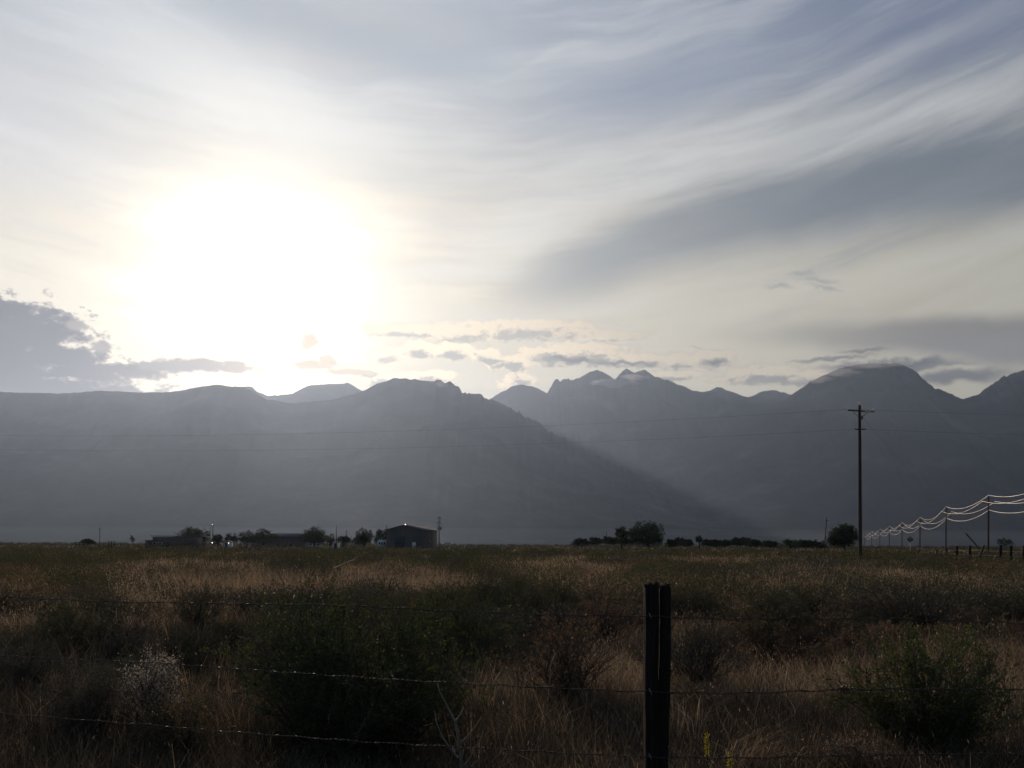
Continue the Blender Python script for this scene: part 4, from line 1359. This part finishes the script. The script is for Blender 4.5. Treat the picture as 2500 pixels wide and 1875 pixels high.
# ------------------------------------------------------------------ road, sign and far fence at the right
rd = np.array([tops[0][:2] + [9, 0], tops[-1][:2] + [9, 0]])
dirr = unit(rd[1] - rd[0]); nrm = np.array([dirr[1], -dirr[0]])
s0 = rd[0] - dirr * 250; s1 = rd[1] + dirr * 2500
mb = MB(); w_ = 4.2
mb.add([(*(s0 - nrm * w_), .20), (*(s0 + nrm * w_), .20), (*(s1 + nrm * w_), .20), (*(s1 - nrm * w_), .20), (*(s0 - nrm * (w_ + 2)), -.05), (*(s0 + nrm * (w_ + 2)), -.05),
        (*(s1 + nrm * (w_ + 2)), -.05), (*(s1 - nrm * (w_ + 2)), -.05)], [(0, 1, 2, 3), (4, 0, 3, 7), (1, 5, 6, 2)])
tag(mb.build('road', M['asphalt']), kind='structure')
mb = MB()
for o_ in (-w_ + .3, w_ - .3):
    mb.add([(*(s0 + nrm * (o_ - .07)), .206), (*(s0 + nrm * (o_ + .07)), .206), (*(s1 + nrm * (o_ + .07)), .206), (*(s1 + nrm * (o_ - .07)), .206)], [(0, 1, 2, 3)])
tag(mb.build('road_marking', M['white']), kind='structure')

YS = 155.0
sx, _, sz = at(2222, 1317, YS); half = 8.3 / F * YS
sg = empty('road_sign', (sx, YS, 0)); tag(sg, 'diamond shaped road sign on a post seen from behind', 'road sign')
mb = MB(); c = .05 * half
q = [(-half + c, 0, -c), (-c, 0, -half + c), (c, 0, -half + c), (half - c, 0, -c), (half - c, 0, c), (c, 0, half - c), (-c, 0, half - c), (-half + c, 0, c)]
q = np.array(q) + [0, 0, sz]; q2 = np.concatenate([q, q + [0, .012, 0]])
mb.add(q2, [(0, 1, 2, 3), (0, 3, 4, 7), (7, 4, 5, 6), (8, 11, 10, 9), (8, 15, 12, 11), (15, 14, 13, 12)] + [(i, i + 8, (i + 1) % 8 + 8, (i + 1) % 8) for i in range(8)])
mb.build('sign_plate', M['signback'], sg)
mb = MB(); mb.box((0, -.05, sz / 2), (.09, .07, sz + half)); mb.build('sign_post', M['galv'], sg)
mb = MB(); mb.box((0, -.02, sz + half * .3), (half * .9, .03, .06)); mb.box((0, -.02, sz - half * .3), (half * .9, .03, .06)); mb.build('brace', M['galv'], sg)

# far fence
fps = [(2243, 1341, 122, 0), (2287, 1341, 110, 0), (2311, 1338, 104, 0), (2336, 1332, 92, 0), (2368, 1331, 86, 0), (2443, 1330, 78, 0), (2468, 1331, 74, 0), (2500, 1331, 69, 0), (2545, 1331, 64, 0)]
ff = empty('road_fence', (at(2336, HY, 92)[0], 92, 0)); tag(ff, 'row of short dark fence posts along the road at the right', 'fence')
ox, oy, _ = ff.location
pv = []
for (px, ty_, Y, ln) in fps:
    p = np.array(at(px, HY, Y)); zt = min(1.75, at(px, ty_, Y)[2]); base = np.array([p[0] - ox, Y - oy, -.15])
    mb = MB(); mb.tube([base, base + [0, 0, zt * .6], base + [.02, 0, zt + .12]], [.12, .115, .105], 7); mb.build('post', M['postwood'], ff)
    pv.append(base + [0, -.1, 0])
p = np.array(at(2391, HY, 82)); mb = MB(); base = np.array([p[0] - ox, 82 - oy, -.15])
mb.tube([base, base + [.1, 0, .9], base + [.42, 0, 1.85]], [.10, .085, .05], 6); o = mb.build('post', M['postwood'], ff); o['label'] = 'post leaning to the right with a forked top'
for hz_ in (.5, .85, 1.2):
    mb = MB(); P = np.array([v + [0, 0, hz_ + .15] for v in pv]); mb.tube(P, .008, 4, caps=False); mb.build('fence_wire', M['rustwire'], ff)
# bits of rail fence on the far left skyline
for (p0_, p1_, yy, lab) in ((184, 205, 1324, 'short piece of rail fence left of the skyline bush'), (265, 279, 1322.5, 'short piece of rail fence right of the lone far left pole')):
    Y = 235; a = np.array(at(p0_, yy, Y)); b = np.array(at(p1_, yy, Y))
    root = tag(empty('rail_fence', ((a[0] + b[0]) / 2, Y, 0)), lab, 'fence')
    o = np.array(root.location)
    for e in (a, (a + b) / 2, b):
        mb = MB(); mb.tube([(e[0] - o[0], 0, -.1), (e[0] - o[0], 0, a[2] + .12)], .09, 6); mb.build('post', M['postwood'], root)
    for dz in (0, -.5, -1.0):
        mb = MB(); mb.box((0, -.1, a[2] + dz), (b[0] - a[0] + .4, .06, .12)); mb.build('rail', M['postwood'], root)

# ------------------------------------------------------------------ haze
m, nt, out = mat_new('haze_air')
pv_ = nt.nodes.new('ShaderNodeVolumePrincipled')
pv_.inputs['Color'].default_value = (.56, .715, 1.0, 1)
pv_.inputs['Density'].default_value = 3.1e-5
pv_.inputs['Anisotropy'].default_value = 0.66
nt.links.new(pv_.outputs[0], out.inputs['Volume'])
mb = MB(); mb.box((0, 7600, 1240), (53000, 20400, 2500))
hz = mb.build('haze', m); tag(hz, 'thin blue-grey evening haze filling the valley', 'haze', kind='stuff')

m, nt, out = mat_new('mist_air')
pv_ = nt.nodes.new('ShaderNodeVolumePrincipled')
pv_.inputs['Color'].default_value = (.8, .9, 1.0, 1)
pv_.inputs['Density'].default_value = 2.2e-5
pv_.inputs['Anisotropy'].default_value = 0.4
nt.links.new(pv_.outputs[0], out.inputs['Volume'])
mb = MB(); nu, nv = 48, 16; V = []
for j in range(nv):
    ph = (j + .5) / nv * math.pi
    for i in range(nu):
        th = i / nu * 2 * math.pi
        V.append((9500 * math.sin(ph) * math.cos(th), 5600 + 2100 * math.sin(ph) * math.sin(th), 5 + 42 * math.cos(ph) + 38))
V.append((0, 5600, 85.5)); V.append((0, 5600, .6))
Fq = [(j * nu + i, (j + 1) * nu + i, (j + 1) * nu + (i + 1) % nu, j * nu + (i + 1) % nu) for j in range(nv - 1) for i in range(nu)]
Fq += [(i, (i + 1) % nu, nu * nv, nu * nv) for i in range(nu)] + [((nv - 1) * nu + (i + 1) % nu, (nv - 1) * nu + i, nu * nv + 1, nu * nv + 1) for i in range(nu)]
mb.add(V, Fq)
tag(mb.build('mist', m), 'pale low mist lying at the foot of the mountains', 'mist', kind='stuff')

m, nt, out = mat_new('cloud_vapour')
pv_ = nt.nodes.new('ShaderNodeVolumePrincipled')
pv_.inputs['Color'].default_value = (.93, .94, 1.0, 1)
pv_.inputs['Density'].default_value = 0.0016
pv_.inputs['Anisotropy'].default_value = 0.5
nt.links.new(pv_.outputs[0], out.inputs['Volume'])


def peak_cloud(parts, Y, label, seed):
    """wisp of cloud lying against a summit: merged soft lumps, thin at their rims"""
    mb = MB()
    import bmesh
    for q, (px, py, rx, rz) in enumerate(parts):
        c = np.array(at(px, py, Y)); sx_, sz_ = rx / F * Y, rz / F * Y
        bm = bmesh.new(); bmesh.ops.create_icosphere(bm, subdivisions=4, radius=1.0)
        V = np.array([v.co[:] for v in bm.verts]); Fa = np.array([[v.index for v in f.verts] + [f.verts[2].index] for f in bm.faces]); bm.free()
        k = np.array([1 + .38 * mnoise.fractal(Vector(v) * 1.6 + Vector((seed, q * 3.1, 0)), .6, 2.1, 5) for v in V])
        mb.add(V * k[:, None] * [sx_, sx_ * .5, sz_] + c, Fa)
    o = mb.build('summit_cloud', m)
    return tag(o, label, 'cloud')


peak_cloud([(1285, 916, 20, 9), (1305, 926, 22, 10)], 12500, 'small bright cloud puff resting against the low peak right of the central mountain', 1)
peak_cloud([(1562, 898, 18, 12), (1545, 921, 40, 8), (1500, 935, 60, 9)], 12500, 'pale cloud wisp draped over the twin peaks in the middle of the range', 2)
peak_cloud([(1078, 938, 18, 8), (1055, 930, 14, 5)], 8900, 'little pale cloud caught on the crags of the central mountain', 3)
peak_cloud([(2130, 889, 75, 9), (2190, 886, 40, 9), (2040, 908, 55, 9), (1980, 925, 50, 10)], 10400, 'flat grey cloud cap sitting on the broad summit at the right', 4)
